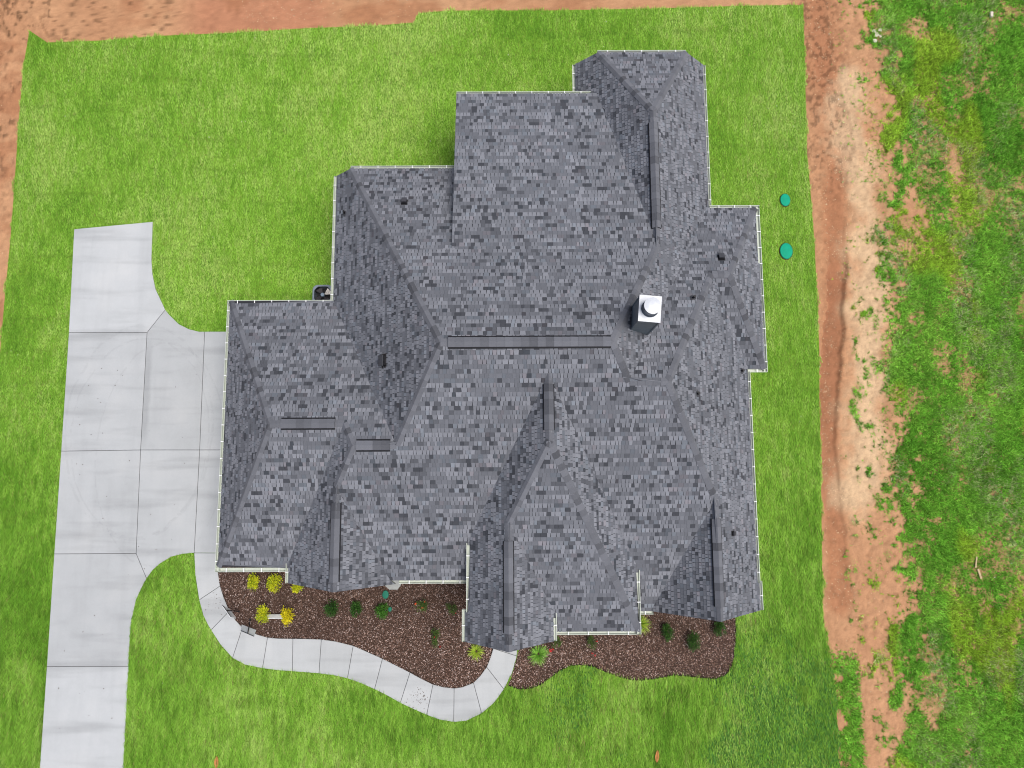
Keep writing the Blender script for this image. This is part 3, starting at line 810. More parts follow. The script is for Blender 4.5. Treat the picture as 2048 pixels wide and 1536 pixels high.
PALETTE = np.array([0.925, 0.935, 0.968]) * np.array([[0.058, 0.061, 0.068], [0.092, 0.096, 0.105], [0.132, 0.137, 0.149], [0.168, 0.174, 0.188], [0.204, 0.210, 0.226]])
PROB = [0.12, 0.15, 0.28, 0.27, 0.18]

def spans(poly, w):
    """sorted crossings of the 2D polygon (u, w) with the line w = const"""
    xs = []
    k = len(poly)
    for i in range(k):
        u0, w0 = poly[i]; u1, w1 = poly[(i + 1) % k]
        if (w0 > w) != (w1 > w): xs.append(u0 + (w - w0) / (w1 - w0) * (u1 - u0))
    xs.sort()
    return [(xs[i], xs[i + 1]) for i in range(0, len(xs) - 1, 2)]

TABS = []      # (verts 8x3, colour)
def shingle_face(key):
    n = key.split(':')[0]
    o, m, e = PL[n]; a, b = UP[o]
    q = math.sqrt(1 + m * m)
    poly3 = FACES[key]
    run = [(p.x * a + p.y * b) for p in poly3]
    r0 = min(run)
    ud = (1, 0) if o in 'NS' else (0, 1)
    poly = [((p.x * ud[0] + p.y * ud[1]), (r - r0) * q) for p, r in zip(poly3, run)]
    nrm = Vector((-m * a, -m * b, 1)).normalized()
    def P(u, w, h):
        r = r0 + w / q
        x = ud[0] * u + a * r; y = ud[1] * u + b * r
        return Vector((x, y, ZE + m * (r - e))) + nrm * h
    expo = 0.143 if o in 'NS' else 0.116
    wmax = max(w for _, w in poly)
    k = 0; w = 0.0
    while w < wmax - 0.01:
        w1 = min(w + expo, wmax - 1e-4)
        lo, hi = spans(poly, w + 1e-4), spans(poly, w1 - 1e-4)
        if len(lo) != len(hi) or any(h[0] > l[1] or h[1] < l[0] for l, h in zip(lo, hi)):
            mid = spans(poly, (w + w1) / 2); lo = hi = mid
        for (l0, l1), (h0, h1) in zip(lo, hi):
            us = min(l0, h0); ue = max(l1, h1)
            u = us - random.uniform(0, 0.2)
            prev = 0
            while u < ue:
                wd = random.choice((0.085, 0.10, 0.11, 0.12, 0.13, 0.14, 0.155, 0.19))
                t0, t1 = u, u + wd
                A0, A1 = max(t0, l0), min(t1, l1)
                B0, B1 = max(t0, h0), min(t1, h1)
                u += wd
                if t0 < ue and t0 + 0.05 < ue and ue - t1 < 0.06: t1 = ue; A1 = min(t1, l1); B1 = min(t1, h1); u = ue
                if A1 - A0 < 0.01 and B1 - B0 < 0.01: continue
                if A1 < A0: A0 = A1 = min(max((A0 + A1) / 2, l0), l1)
                if B1 < B0: B0 = B1 = min(max((B0 + B1) / 2, h0), h1)
                ci = np.random.choice(5, p=PROB) if prev < 2 or random.random() < 0.58 else prev
                prev = ci
                lift = 0.024 if ci >= 3 else 0.016
                fl = 0.02 * (A1 - A0) / 0.14 if ci >= 3 and A1 - A0 > 0.08 else 0
                g = 0.0022
                V = [P(A0 + g + fl * 0.5, w, lift), P(A1 - g - fl * 0.5, w, lift), P(B1 - g, w1 + 0.004, 0.004), P(B0 + g, w1 + 0.004, 0.004),
                     P(A0 + g + fl * 0.5, w, -0.004), P(A1 - g - fl * 0.5, w, -0.004), P(B1 - g, w1, -0.006), P(B0 + g, w1, -0.006)]
                c = PALETTE[ci] * random.uniform(0.92, 1.08) * (0.93 + 0.14 * float(fbm(np.array([V[0].x * 0.5]), np.array([V[0].y * 0.5]), 1201, 2)[0]))
                hue = random.random()
                if hue < 0.03: c = c * np.array([1.06, 0.99, 0.98])
                elif hue < 0.12: c = c * np.array([0.96, 1.01, 1.03])
                area = 0.5 * ((A1 - A0) + (B1 - B0)) * (w1 - w)
                depth = 27.04 - V[0].z
                vis = nrm.dot((Vector((0, 0, 27.04)) - V[0]).normalized())
                TABS.append((V, c, area * vis / depth ** 2))
        w += expo; k += 1
np.random.seed(5)
for n in FACES: shingle_face(n)
TAB_F = [(0, 1, 2, 3), (4, 5, 1, 0), (5, 6, 2, 1), (7, 4, 0, 3)]
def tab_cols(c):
    # granules on the face; asphalt cut edge, darkened to paint in the course-line shadow
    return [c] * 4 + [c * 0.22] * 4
def fix_winding(V):
    nz = (V[1] - V[0]).cross(V[2] - V[1]).z
    return TAB_F if nz > 0 else [f[::-1] for f in TAB_F]
order = sorted(range(len(TABS)), key=lambda i: -TABS[i][2])
big300 = order[:300]
bigset = set(big300)
for i in big300:
    V, c, _ = TABS[i]
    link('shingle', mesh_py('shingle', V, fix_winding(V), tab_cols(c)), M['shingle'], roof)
def build_field_shingles():
    V, F, C = [], [], []
    for i, (v, c, _) in enumerate(TABS):
        if i in bigset: continue
        s = len(V)
        V += [tuple(p) for p in v]
        F += [tuple(s + k for k in f) for f in fix_winding(v)]
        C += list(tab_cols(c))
    o = link('shingles', mesh_py('shingles', V, F, C), M['shingle'], roof)
    o['kind'] = 'stuff'
build_field_shingles()
print('tabs', len(TABS))

# ---- hip and ridge caps, ridge vents
def up_normal(n):
    A, B, _ = coef(n); return Vector((-A, -B, 1)).normalized()
def cap_run(pa, pb, A, B, parent, lift=0.02, half=0.118, expo=0.21, flat=False, store=None):
    """folded cap shingles from A to B over the edge between planes pa and pb"""
    na, nb = up_normal(pa), up_normal(pb)
    if A.z > B.z: A, B = B, A
    d = (B - A); Ltot = d.length; d.normalize()
    def side(n, other):
        s = n.cross(d).normalized()
        mid = (A + B) / 2
        # pick the direction that goes away from the other plane's side, i.e. downhill into plane n
        pos = mid + s * 0.2
        on_other = (pos - mid).dot(other)
        return s if on_other < 0 else -s
    sa, sb = side(na, nb), side(nb, na)
    n = max(1, round(Ltot / expo)); st = Ltot / n
    upv = (na + nb).normalized()
    prev = 2
    for i in range(n):
        a = A + d * (i * st); b = A + d * min(Ltot, (i + 1) * st + 0.03)
        h0, h1 = lift + 0.010, lift
        V = [a + sa * half + na * h0, a + upv * (h0 + 0.004), a + sb * half + nb * h0, b + sb * half + nb * h1, b + upv * (h1 + 0.002), b + sa * half + na * h1,
             a + sa * half - na * 0.005, a + upv * 0.002, a + sb * half - nb * 0.005, b + sb * half - nb * 0.005, b + sa * half - na * 0.005]
        F = [(0, 1, 4, 5), (1, 2, 3, 4), (6, 7, 1, 0), (7, 8, 2, 1), (8, 9, 3, 2), (10, 6, 0, 5)]
        nz = (V[1] - V[0]).cross(V[4] - V[1]).z
        if nz < 0: F = [f[::-1] for f in F]
        t = random.choice((0.128, 0.135, 0.140, 0.145, 0.152, 0.160)) if random.random() < 0.78 else random.choice((0.088, 0.104))
        c = np.array([t * 0.885, t * 0.92, t * 1.03]) * random.uniform(0.95, 1.05)
        store.append((V, F, c, parent))

CAPS = []
HIPS = [('PW3', 'PN3', LX('PW3', 'PN3', xW3), GW), ('PW3', 'PS3', LX('PW3', 'PS3', xW3), GW), ('PN3', 'PS3', GW, GE), ('PN3', 'PW4', GE, R3W), ('PN3', 'PS1', R3W, R3E),
        ('PW2', 'PS1', R3E, RW), ('PN1', 'PW2', LY('PW2', 'PN1', yN1), RW), ('PN1', 'PS1', RW, RE), ('PN1', 'PE1', BE, RE), ('PN1b', 'PE1', NW_END, BE),
        ('PW1', 'PE1', NHIP, NW_END), ('PNh', 'PW1', LY('PW1', 'PNh', yNh), NHIP), ('PNh', 'PE1', LY('PE1', 'PNh', yNh), NHIP), ('PE1', 'PS1', R2W, RE), ('PN2', 'PS1', R2W, R2E),
        ('PN2', 'PE2', SRW, R2E), ('PN2', 'PS2', SRW, SRE), ('PN2', 'PE3', LY('PN2', 'PE3', yN2), SRE), ('PS2', 'PE3', LY('PS2', 'PE3', yS2), SRE), ('PE2', 'PS1', GR0, R2E),
        ('PW5', 'PE2', LY('PE2', 'PW5', yGR), GR0), ('PW4', 'PS1', GL0, R3W), ('PW4', 'PE4', LY('PW4', 'PE4', yGL), GL0), ('PW6', 'PE6', C0, C1), ('PW6', 'PS6', C2, C1),
        ('PE6', 'PS6', LY('PE6', 'PS6', yS6), C1), ('PW6', 'PE7', LY('PW6', 'PE7', yGC), C2)]
for pa, pb, A, B in HIPS: cap_run(pa, pb, A, B, roof, store=CAPS)

VENTS = [('PN1', 'PS1', RW, RE, 0, (-1.78, 2.94)), ('PN3', 'PS3', GW, GE, 0, (-7.08, -5.41)), ('PN3', 'PS1', R3W, R3E, 0, (-4.67, -3.64)), ('PW1', 'PE1', NHIP, NW_END, 1, (7.85, 11.43)),
         ('PW6', 'PE6', C0, C1, 1, (1.30, 2.65)), ('PW6', 'PE7', LY('PW6', 'PE7', yGC), C2, 1, (-4.66, -1.97)), ('PW4', 'PE4', LY('PW4', 'PE4', yGL), GL0, 1, (-3.21, -0.82)),
         ('PW5', 'PE2', LY('PE2', 'PW5', yGR), GR0, 1, (-4.04, -1.38))]
VCAPS = []
for pa, pb, A, B, ax, (c0, c1) in VENTS:
    def at(c): return A + (B - A) * ((c - A[ax]) / (B[ax] - A[ax]))
    P0, P1 = at(c0), at(c1)
    v = empty('ridge_vent', (0, 0, 0), house)
    # black louvred body under the cap shingles
    na, nb = up_normal(pa), up_normal(pb)
    d = (P1 - P0).normalized()
    def side(n, other):
        s = n.cross(d).normalized()
        return s if s.dot(other) < 0 else -s
    sa, sb = side(na, nb), side(nb, na)
    V = []
    for p in (P0, P1):
        V += [p + sa * 0.188 + na * 0.012, p + sa * 0.188 + na * 0.050, p + Vector((0, 0, 0.065)), p + sb * 0.188 + nb * 0.050, p + sb * 0.188 + nb * 0.012]
    F = [(0, 1, 6, 5), (1, 2, 7, 6), (2, 3, 8, 7), (3, 4, 9, 8), (4, 3, 2, 1, 0), (5, 6, 7, 8, 9)]
    link('vent_body', mesh_py('vent_body', V, F), M['black'], v)
    cap_run(pa, pb, P0, P1, v, lift=0.066, half=0.126, expo=0.24, store=VCAPS)
    for V, F, c, par in VCAPS:
        link('ridge_cap', mesh_py('ridge_cap', V, F, np.tile(c, (len(V), 1))), M['shingle'], par)
    nv = len(VCAPS); VCAPS.clear()
CAPS_KEEP = sorted(CAPS, key=lambda q: -((q[0][0] - q[0][2]).length * (q[0][0] - q[0][5]).length))
n_vent_caps = sum(1 for ob in bpy.data.objects if ob.name.startswith('ridge_cap'))
limit = 300 - n_vent_caps
for V, F, c, par in CAPS_KEEP[:limit]:
    link('ridge_cap', mesh_py('ridge_cap', V, F, np.tile(c, (len(V), 1))), M['shingle'], par)
rest = CAPS_KEEP[limit:]
if rest:
    V2, F2, C2_ = [], [], []
    for V, F, c, par in rest:
        s = len(V2); V2 += [tuple(p) for p in V]; F2 += [tuple(s + k for k in f) for f in F]; C2_ += [c] * len(V)
    o = link('ridge_caps', mesh_py('ridge_caps', V2, F2, C2_), M['shingle'], roof); o['kind'] = 'stuff'
print('caps', len(CAPS), 'vent caps', n_vent_caps)

# ---- gutters: open troughs with hanger straps
def gutter(o, fixed, c0, c1, z, idx, ext0=0.0, ext1=0.0):
    """o = side it faces; runs along x (N/S) or y (E/W) between c0 and c1"""
    out = {'N': (0, 1), 'S': (0, -1), 'E': (1, 0), 'W': (-1, 0)}[o]
    al = (1, 0) if o in 'NS' else (0, 1)
    lo, hi = min(c0, c1) - ext0, max(c0, c1) + ext1
    z = z - 0.015 - idx * 0.0015
    w, h, t = 0.115, 0.095, 0.012
    def P(s, r, zz):
        x = al[0] * s + (out[0] * (fixed * out[0] + r) if out[0] else 0)
        y = al[1] * s + (out[1] * (fixed * out[1] + r) if out[1] else 0)
        return (x, y, zz)
    prof = [(-0.02, z), (-0.02, z - h), (w - 0.02, z - h), (w, z - 0.03), (w, z), (w - t * 1.6, z), (w - t * 1.6, z - 0.012), (w - t, z - 0.028), (w - 0.03, z - h + t), (-0.008, z - h + t), (-0.008, z)]
    k = len(prof)
    V = [P(lo, r, zz) for r, zz in prof] + [P(hi, r, zz) for r, zz in prof]
    F = [(i, (i + 1) % k, k + (i + 1) % k, k + i) for i in range(k)]
    # end plates
    s = len(V)
    for c in (lo, hi):
        V += [P(c, -0.02, z), P(c, -0.02, z - h), P(c, w - 0.02, z - h), P(c, w, z - 0.03), P(c, w, z)]
    F += [tuple(range(s, s + 5)), tuple(range(s + 5, s + 10))]
    g = link('gutter', mesh_py('gutter', V, F), M['gutter'], house)
    n = max(1, int((hi - lo) / 0.56))
    for i in range(n):
        c = lo + (hi - lo) * (i + 0.6) / (n + 0.2)
        a, b = P(c - 0.012, -0.015, z + 0.001), P(c + 0.012, w + 0.004, z + 0.007)
        mb = MB().box((min(a[0], b[0]), min(a[1], b[1]), a[2]), (max(a[0], b[0]), max(a[1], b[1]), b[2]))
        mb.build('hanger', M['white'], g)
    return g
zg = lambda n, x, y: zat(n, x, y)
G = 0.10
GUT = [('W', xW2, yN3 - 0.02, yN1, zg('PW2', xW2, 0), 0, 0), ('N', yN1, LY('PW2', 'PN1', yN1).x, xPL + 0.02, zg('PN1', 0, yN1), 0, 0),
       ('N', yN3, xW3, xW2, zg('PN3', 0, yN3), G, 0), ('W', xW3, yS3, yN3, zg('PW3', xW3, 0), G, G), ('S', yS3, xW3, xW4 - 0.02, zg('PS3', 0, yS3), G, 0),
       ('W', xW4, yGL, yW4t, zg('PW4', xW4, 0), 0, 0), ('S', yS1L, -3.62, xW6 - 0.03, zg('PS1', 0, yS1L), 0, 0), ('W', xW6, yW6s, yW6t, zg('PW6', xW6, 0), 0, 0),
       ('W', xW6b, yGC, yW6s + 0.06, zg('PW6', xW6b, 0), 0, 0), ('E', xE7, yGC, yE7t, zg('PE7', xE7, 0), 0, 0), ('S', yS6, xE7 + 0.12, xE6, zg('PS6', 0, yS6), 0, G),
       ('E', xE6, yS6, yE6t, zg('PE6', xE6, 0), G, 0), ('S', yS1R, xE6 + 0.13, LY('PW5', 'PS1', yS1R).x + 0.1, zg('PS1', 0, yS1R), 0, 0), ('E', xE2, yE2s, yS2 - 0.1, zg('PE2', xE2, 0), 0, 0),
       ('E', xE2b, yGR, yE2s + 0.05, zg('PE2', xE2b, 0), 0, 0), ('S', yS2, xE2 + 0.02, xE3, zg('PS2', 0, yS2), 0, G), ('E', xE3, yS2, yN2, zg('PE3', xE3, 0), G, G),
       ('N', yN2, xE1 + 0.02, xE3, zg('PN2', 0, yN2), 0, G), ('E', xE1, yN2, yNh, zg('PE1', xE1, 0), 0, 0), ('N', yNh, LY('PW1', 'PNh', yNh).x, LY('PE1', 'PNh', yNh).x, zg('PNh', 0, yNh), 0, 0),
       ('W', xW1, yP - 0.3, yNh, zg('PW1', xW1, 0), 0, 0), ('N', yP, xPL, xPR, zg('PN1b', 0, yP), 0, 0)]
for i, (o_, f_, a_, b_, z_, e0, e1) in enumerate(GUT): gutter(o_, f_, a_, b_, z_, i, e0, e1)

# ---- walls, gable ends, porch posts
for i, (x0, y0, x1, y1) in enumerate(FOOTPRINT):
    MB().box((x0, y0, -0.05), (x1, y1, 2.72 - i * 0.004)).build('wall', M['wall'], house)
def gable(y, pts, name='gable_wall'):
    mb = MB(); k = len(pts)
    mb.v = [(x, y, z) for x, z in pts] + [(x, y - 0.12, z) for x, z in pts]
    mb.f = [tuple(range(k)), tuple(range(k, 2 * k))[::-1]] + [(i, k + i, k + (i + 1) % k, (i + 1) % k) for i in range(k)]
    return mb.build(name, M['wall'], house)
pk = LY('PW4', 'PE4', yGL); gable(yGL + 0.42, [(-6.9, 2.2), (-6.9, zat('PW4', -6.9, 0) - 0.2), (pk.x, pk.z - 0.2), (-4.0, zat('PE4', -4.0, 0) - 0.2), (-4.0, 2.2)])
pk = LY('PE2', 'PW5', yGR); gable(yGR + 0.42, [(5.0, 2.2), (5.0, zat('PW5', 5.0, 0) - 0.2), (pk.x, pk.z - 0.2), (7.7, zat('PE2', 7.7, 0) - 0.2), (7.7, 2.2)])
pk = LY('PW6', 'PE7', yGC); gable(yGC + 0.60, [(-0.95, 2.2), (-0.95, zat('PW6', -0.95, 0) - 0.2), (pk.x, pk.z - 0.2), (0.95, zat('PE7', 0.95, 0) - 0.2), (0.95, 2.2)])
gable(yNh - 0.35, [(2.9, 2.2), (2.9, zat('PW1', 2.9, 0) - 0.2), (3.4, zat('PNh', 0, yNh - 0.5) - 0.25), (6.2, zat('PNh', 0, yNh - 0.5) - 0.25), (6.65, zat('PE1', 6.65, 0) - 0.2), (6.65, 2.2)])
MB().box((-0.98, -4.58, 2.6), (3.58, -2.82, 3.36)).build('entry_wall', M['wall'], house)
for px_ in (-1.5, 0.6, 2.5):
    MB().box((px_ - 0.12, yP - 0.55, -0.02), (px_ + 0.12, yP - 0.31, 3.34)).build('porch_post', M['trim'], house)
MB().box((-1.7, 10.2, -0.04), (2.85, yP - 0.1, 0.07)).build('porch_floor', M['splash'], house)
MB().box((xPL + 0.02, 10.2, 3.2), (xPL + 0.12, yP - 0.1, zat('PN1b', 0, yP) - 0.18)).build('porch_beam', M['trim'], house)
# skirt that closes the porch roof's raised west edge against the main slope
V = [on('PN1b', xPL + 0.05, yBR - 0.02), on('PN1b', xPL + 0.05, yN1), on('PN1', xPL + 0.05, yN1), on('PN1', xPL + 0.05, yBR - 0.02)]
V = [v + Vector((0, 0, dz)) for v, dz in zip(V, (-0.05, -0.05, -0.05, -0.08))]
V += [v + Vector((0.06, 0, 0)) for v in V]
link('cheek_wall', mesh_py('cheek_wall', V, [(0, 1, 2, 3), (7, 6, 5, 4), (0, 4, 5, 1), (1, 5, 6, 2), (2, 6, 7, 3), (3, 7, 4, 0)]), M['deck'], house)

# ---- chimney: sided chase, metal cap, round flue
ch = empty('chimney', (3.96, 4.63, 0), house)
ch.rotation_euler = (0, 0, -0.09)
hx, hy, zt = 0.285, 0.350, 7.46
MB().box((-hx, -hy, 4.6), (hx, hy, zt)).build('chase', M['chase'], ch)
zb = 4.75
while zb < zt - 0.06:
    zt2 = min(zb + 0.135, zt - 0.03)
    for (a, b) in (((-hx - 0.012, -hy - 0.014, zb), (hx + 0.012, -hy - 0.001, zt2)), ((-hx - 0.014, -hy + 0.0, zb), (-hx - 0.001, hy, zt2)), ((hx + 0.001, -hy, zb), (hx + 0.014, hy, zt2)), ((-hx - 0.012, hy + 0.001, zb), (hx + 0.012, hy + 0.014, zt2))):
        MB().box(a, b).build('siding_board', M['chase'], ch)
    zb += 0.15
for sx_ in (-1, 1):
    for sy_ in (-1, 1):
        MB().box((sx_ * (hx + 0.006) - 0.022, sy_ * (hy + 0.006) - 0.022, 4.7), (sx_ * (hx + 0.006) + 0.022, sy_ * (hy + 0.006) + 0.022, zt - 0.01)).build('corner_board', M['chase'], ch)
MB().box((-hx - 0.03, -hy - 0.03, zt), (hx + 0.03, hy + 0.03, zt + 0.04)).build('chimney_cap', M['cap'], ch)
MB().lathe((0.0, 0.0, zt + 0.04), [(0.25, 0.0), (0.25, 0.015), (0.215, 0.02), (0.205, 0.28), (0.225, 0.29), (0.225, 0.31), (0.2, 0.32)], 40).build('flue', M['flue'], ch, True)
MB().lathe((0.0, 0.0, zt + 0.40), [(0.232, 0.0), (0.236, 0.02), (0.12, 0.045), (0.01, 0.058)], 40).build('flue_lid', M['cap'], ch)
for k in range(4):
    a = k * math.pi / 2 + 0.4
    MB().tube((0.21 * math.cos(a), 0.21 * math.sin(a), zt + 0.34), (0.21 * math.cos(a), 0.21 * math.sin(a), zt + 0.41), 0.008).build('lid_strut', M['flue'], ch)

# ---- roof vents and plumbing pipes
def box_vent(n, x, y, w, l, h=0.13):
    v = empty('roof_vent', on(n, x, y), house)
    A, B, _ = coef(n)
    nr = up_normal(n)
    o, m, e = PL[n]; a, b = UP[o]
    upd = Vector((a, b, m)).normalized(); sd2 = upd.cross(nr)
    def P(s, t, k): return sd2 * s + upd * t + nr * k
    def bx(s0, s1, t0, t1, k0, k1, name, mat):
        V = [P(s, t, k) for k in (k0, k1) for s, t in ((s0, t0), (s1, t0), (s1, t1), (s0, t1))]
        me = mesh_py(name, V, [(0, 3, 2, 1), (4, 5, 6, 7), (0, 1, 5, 4), (1, 2, 6, 5), (2, 3, 7, 6), (3, 0, 4, 7)])
        bmx = bmesh.new(); bmx.from_mesh(me); bmesh.ops.recalc_face_normals(bmx, faces=bmx.faces); bmx.to_mesh(me); bmx.free()
        link(name, me, mat, v)
    bx(-w * 0.75, w * 0.75, -l * 0.62, l * 0.62, 0.012, 0.022, 'flashing', M['black'])
    bx(-w * 0.5, w * 0.5, -l * 0.5, l * 0.5, 0.02, h * 0.7, 'vent_throat', M['black'])
    bx(-w * 0.58, w * 0.58, -l * 0.55, l * 0.35, h * 0.7, h, 'vent_hood', M['lead'])
box_vent('PN1', -3.50, 9.08, 0.15, 0.20)
box_vent('PW2', -3.94, 3.59, 0.30, 0.22, 0.15)
box_vent('PN2', 7.09, 7.17, 0.16, 0.20)
box_vent('PE2', 7.09, -1.88, 0.11, 0.13, 0.10)
def pipe(n, x, y, r=0.035, h=0.24):
    c = on(n, x, y)
    v = empty('plumbing_vent', c, house)
    nr = up_normal(n)
    MB().tube(nr * 0.012, nr * 0.030, 0.11, 0.09, 16).build('boot', M['lead'], v)
    MB().tube((0, 0, 0.0), (0, 0, h), r, r, 12).build('pipe', M['black'], v)
for n, x, y in (('PN2', 5.89, 5.61), ('PE2', 5.82, 2.47), ('PE2', 7.88, 3.47), ('PW2', -5.71, 9.07)): pipe(n, x, y)

# ---- downspouts
def downspout(x, y, z, dx, dy):
    d = empty('downspout', (x, y, 0), house)
    MB().box((-0.04, -0.03, 0.12), (0.04, 0.03, z - 0.5)).build('pipe', M['gutter'], d)
    MB().tube((0, 0, z - 0.52), (dx, dy, z - 0.12), 0.035, seg=6).build('elbow', M['gutter'], d)
downspout(-3.85, -3.02, 3.35, 0.25, -0.36)
downspout(4.62, -4.02, 2.85, 0.0, -0.42)
downspout(-5.72, 6.0, 2.9, -0.40, 0.05)
downspout(6.75, 9.0, 2.9, 0.36, 0.3)

# ------------------------------------------------------------------ air conditioner beside the garage corner
ac = tag(empty('air_conditioner', (-7.05, 6.80, 0.03)), 'grey outdoor air-conditioning unit with a black round fan grille, tucked behind the gutter corner', 'air conditioner')
def rounded_sq(h, r, k=8):
    pts = []
    for cx, cy, a0 in ((h - r, h - r, 0), (-(h - r), h - r, 90), (-(h - r), -(h - r), 180), (h - r, -(h - r), 270)):
        for i in range(k):
            a = math.radians(a0 + 90 * i / (k - 1)); pts.append((cx + r * math.cos(a), cy + r * math.sin(a)))
    return pts
rs = rounded_sq(0.38, 0.20)
k = len(rs); mb = MB(); R0 = 0.345
rc = [(R0 * x / math.hypot(x, y), R0 * y / math.hypot(x, y)) for x, y in rs]
mb.v = [(x, y, 0.0) for x, y in rs] + [(x, y, 0.84) for x, y in rs] + [(x * 0.97, y * 0.97, 0.86) for x, y in rs] + [(x, y, 0.86) for x, y in rc] + [(x, y, 0.45) for x, y in rc]
mb.f = [(l * k + i, l * k + (i + 1) % k, (l + 1) * k + (i + 1) % k, (l + 1) * k + i) for l in range(4) for i in range(k)]
mb.build('casing', M['acgrey'], ac)
MB().lathe((0, 0, 0.46), [(0.344, 0), (0.0, 0.0)], 32).build('coil_well', M['black'], ac)
MB().lathe((0, 0, 0.47), [(0.342, 0), (0.342, 0.37)], 32).build('well_lining', M['black'], ac)
bpy.data.objects['well_lining'].data.polygons[-1].select = False
me = bpy.data.objects['well_lining'].data
bmx = bmesh.new(); bmx.from_mesh(me); bmx.faces.ensure_lookup_table(); bmesh.ops.delete(bmx, geom=[bmx.faces[-1]], context='FACES_ONLY'); bmx.to_mesh(me); bmx.free()
for i, (a, mt) in enumerate(((35, 'fan'), (125, 'fandark'), (215, 'fandark'), (305, 'fandark'))):
    a = math.radians(a); V, F = [], []
    for j in range(7):
        t = a - 0.42 + 0.84 * j / 6; rr = 0.315
        V += [(0.06 * math.cos(a + (t - a) * 0.6), 0.06 * math.sin(a + (t - a) * 0.6), 0.70 + 0.02 * j / 6), (rr * math.cos(t), rr * math.sin(t), 0.68 + 0.075 * j / 6)]
    F = [(2 * j, 2 * j + 1, 2 * j + 3, 2 * j + 2) for j in range(6)]
    b_ = link('fan_blade', mesh_py('fan_blade', V, F), M[mt], ac)
    sol = b_.modifiers.new('s', 'SOLIDIFY'); sol.thickness = 0.004
MB().lathe((0, 0, 0.74), [(0.075, 0), (0.075, 0.10), (0.065, 0.115), (0.02, 0.118)], 24).build('motor_hub', M['hub'], ac)
gmb = MB()
for r in (0.12, 0.18, 0.24, 0.30):
    for i in range(40):
        a0, a1 = 2 * math.pi * i / 40, 2 * math.pi * (i + 1) / 40
        gmb.tube((r * math.cos(a0), r * math.sin(a0), 0.862), (r * math.cos(a1), r * math.sin(a1), 0.862), 0.003, seg=4, cap=False)
for i in range(12):
    a = 2 * math.pi * i / 12
    gmb.tube((0.06 * math.cos(a), 0.06 * math.sin(a), 0.866), (0.32 * math.cos(a), 0.32 * math.sin(a), 0.862), 0.003, seg=4, cap=False)
gmb.build('fan_guard', M['black'], ac)

# ------------------------------------------------------------------ lids of buried tanks
def lid(name, x, y, rx, ry, mat, label, z=0.03, ribs=True):
    t = tag(empty(name, (x, y, z)), label, 'lid', 'green access lids')
    MB().lathe((0, 0, 0), [(1.0, -0.05), (1.0, 0.045), (0.96, 0.055), (0.93, 0.05), (0.90, 0.052), (0.5, 0.062), (0.02, 0.066)], 40, rx, ry).build('cover', mat, t)
    MB().lathe((0, 0, -0.06), [(1.08, 0.0), (1.10, 0.065), (1.02, 0.075), (1.0, 0.06)], 40, rx, ry).build('riser', M['stem'], t)
    for i in range(6):
        a = i * math.pi / 3 + 0.2
        MB().lathe((0.93 * rx * math.cos(a), 0.93 * ry * math.sin(a), 0.050), [(0.012, 0), (0.012, 0.008), (0.004, 0.010)], 8).build('bolt', mat, t)
    return t
lid('tank_lid', 10.96, 10.77, 0.195, 0.255, M['teal'], 'smaller teal oval tank lid in the lawn, farther from the driveway end', 0.045)
bpy.data.objects['tank_lid']['label'] = 'smaller teal tank lid, upper one of the pair in the lawn by the dirt track'
lid('tank_lid', 10.89, 8.68, 0.245, 0.32, M['teal'], 'larger teal tank lid, lower one of the pair in the lawn by the dirt track', 0.045)
lid('cleanout_lid', -4.61, -4.34, 0.115, 0.150, M['teal_dark'], 'larger round green lid in the mulch just below the splash block', 0.055)
lid('cleanout_lid', -4.44, -4.86, 0.068, 0.090, M['teal_dark'], 'tiny round green lid in the mulch touching a dark green shrub', 0.055)

sb = tag(empty('splash_block', (-4.33, -3.98, 0.05)), 'pale concrete splash block half hidden under the roof edge above the green lid', 'splash block')
mb = MB(); mb.prism([(-0.33, 0.25), (-0.30, -0.05), (-0.14, -0.18), (0.16, -0.18), (0.27, -0.03), (0.33, 0.25)], 0.0, 0.05); mb.build('block', M['splash'], sb)
MB().box((-0.30, -0.02, 0.05), (-0.25, 0.25, 0.075)).build('rim', M['splash'], sb)
MB().box((0.25, 0.02, 0.05), (0.30, 0.25, 0.075)).build('rim', M['splash'], sb)

# ------------------------------------------------------------------ signs by the walkway
def hang_sign(label, base, top, b0, b1, l0, l1):
    t = tag(empty('yard_sign', base), label, 'sign', 'signs beside the walkway')
    B0 = Vector(base)
    def loc(p): return Vector(p) - B0
    MB().tube((0, 0, -0.02), loc(top), 0.019, 0.017, 8).build('post', M['black'], t)
    MB().tube(loc(b0), loc(b1), 0.014, seg=8).build('crossbar', M['black'], t)
    e0, e1, f0, f1 = loc(b0), loc(b1), loc(l0), loc(l1)
    e0, e1 = e0.lerp(f0, 0.06), e1.lerp(f1, 0.06)
    off = (e1 - e0).cross(f0 - e0).normalized() * 0.016
    if off.dot(Vector((0, 0, 27)) - B0) > 0: off = -off
    V = [e0, e1, f1, f0]; V = [v + off for v in V] + [v + off * 2 for v in V]
    link('panel', mesh_py('panel', V, [(0, 1, 2, 3), (7, 6, 5, 4), (0, 4, 5, 1), (1, 5, 6, 2), (2, 6, 7, 3), (3, 7, 4, 0)]), M['panel'], t)
    m2 = loc(top).lerp(Vector((0, 0, 0)), 0.97)
    MB().box((-0.03, -0.03, -0.03), (0.03, 0.03, 0.03)).build('foot', M['black'], t)
hang_sign('pale sign panel hanging from a black leaning post where the walkway starts to bend', (-10.00, -4.92, 0.05), (-10.07, -4.71, 1.0), (-10.24, -4.52, 1.0), (-9.92, -4.93, 1.0), (-10.13, -4.72, 0.55), (-9.89, -5.05, 0.55))
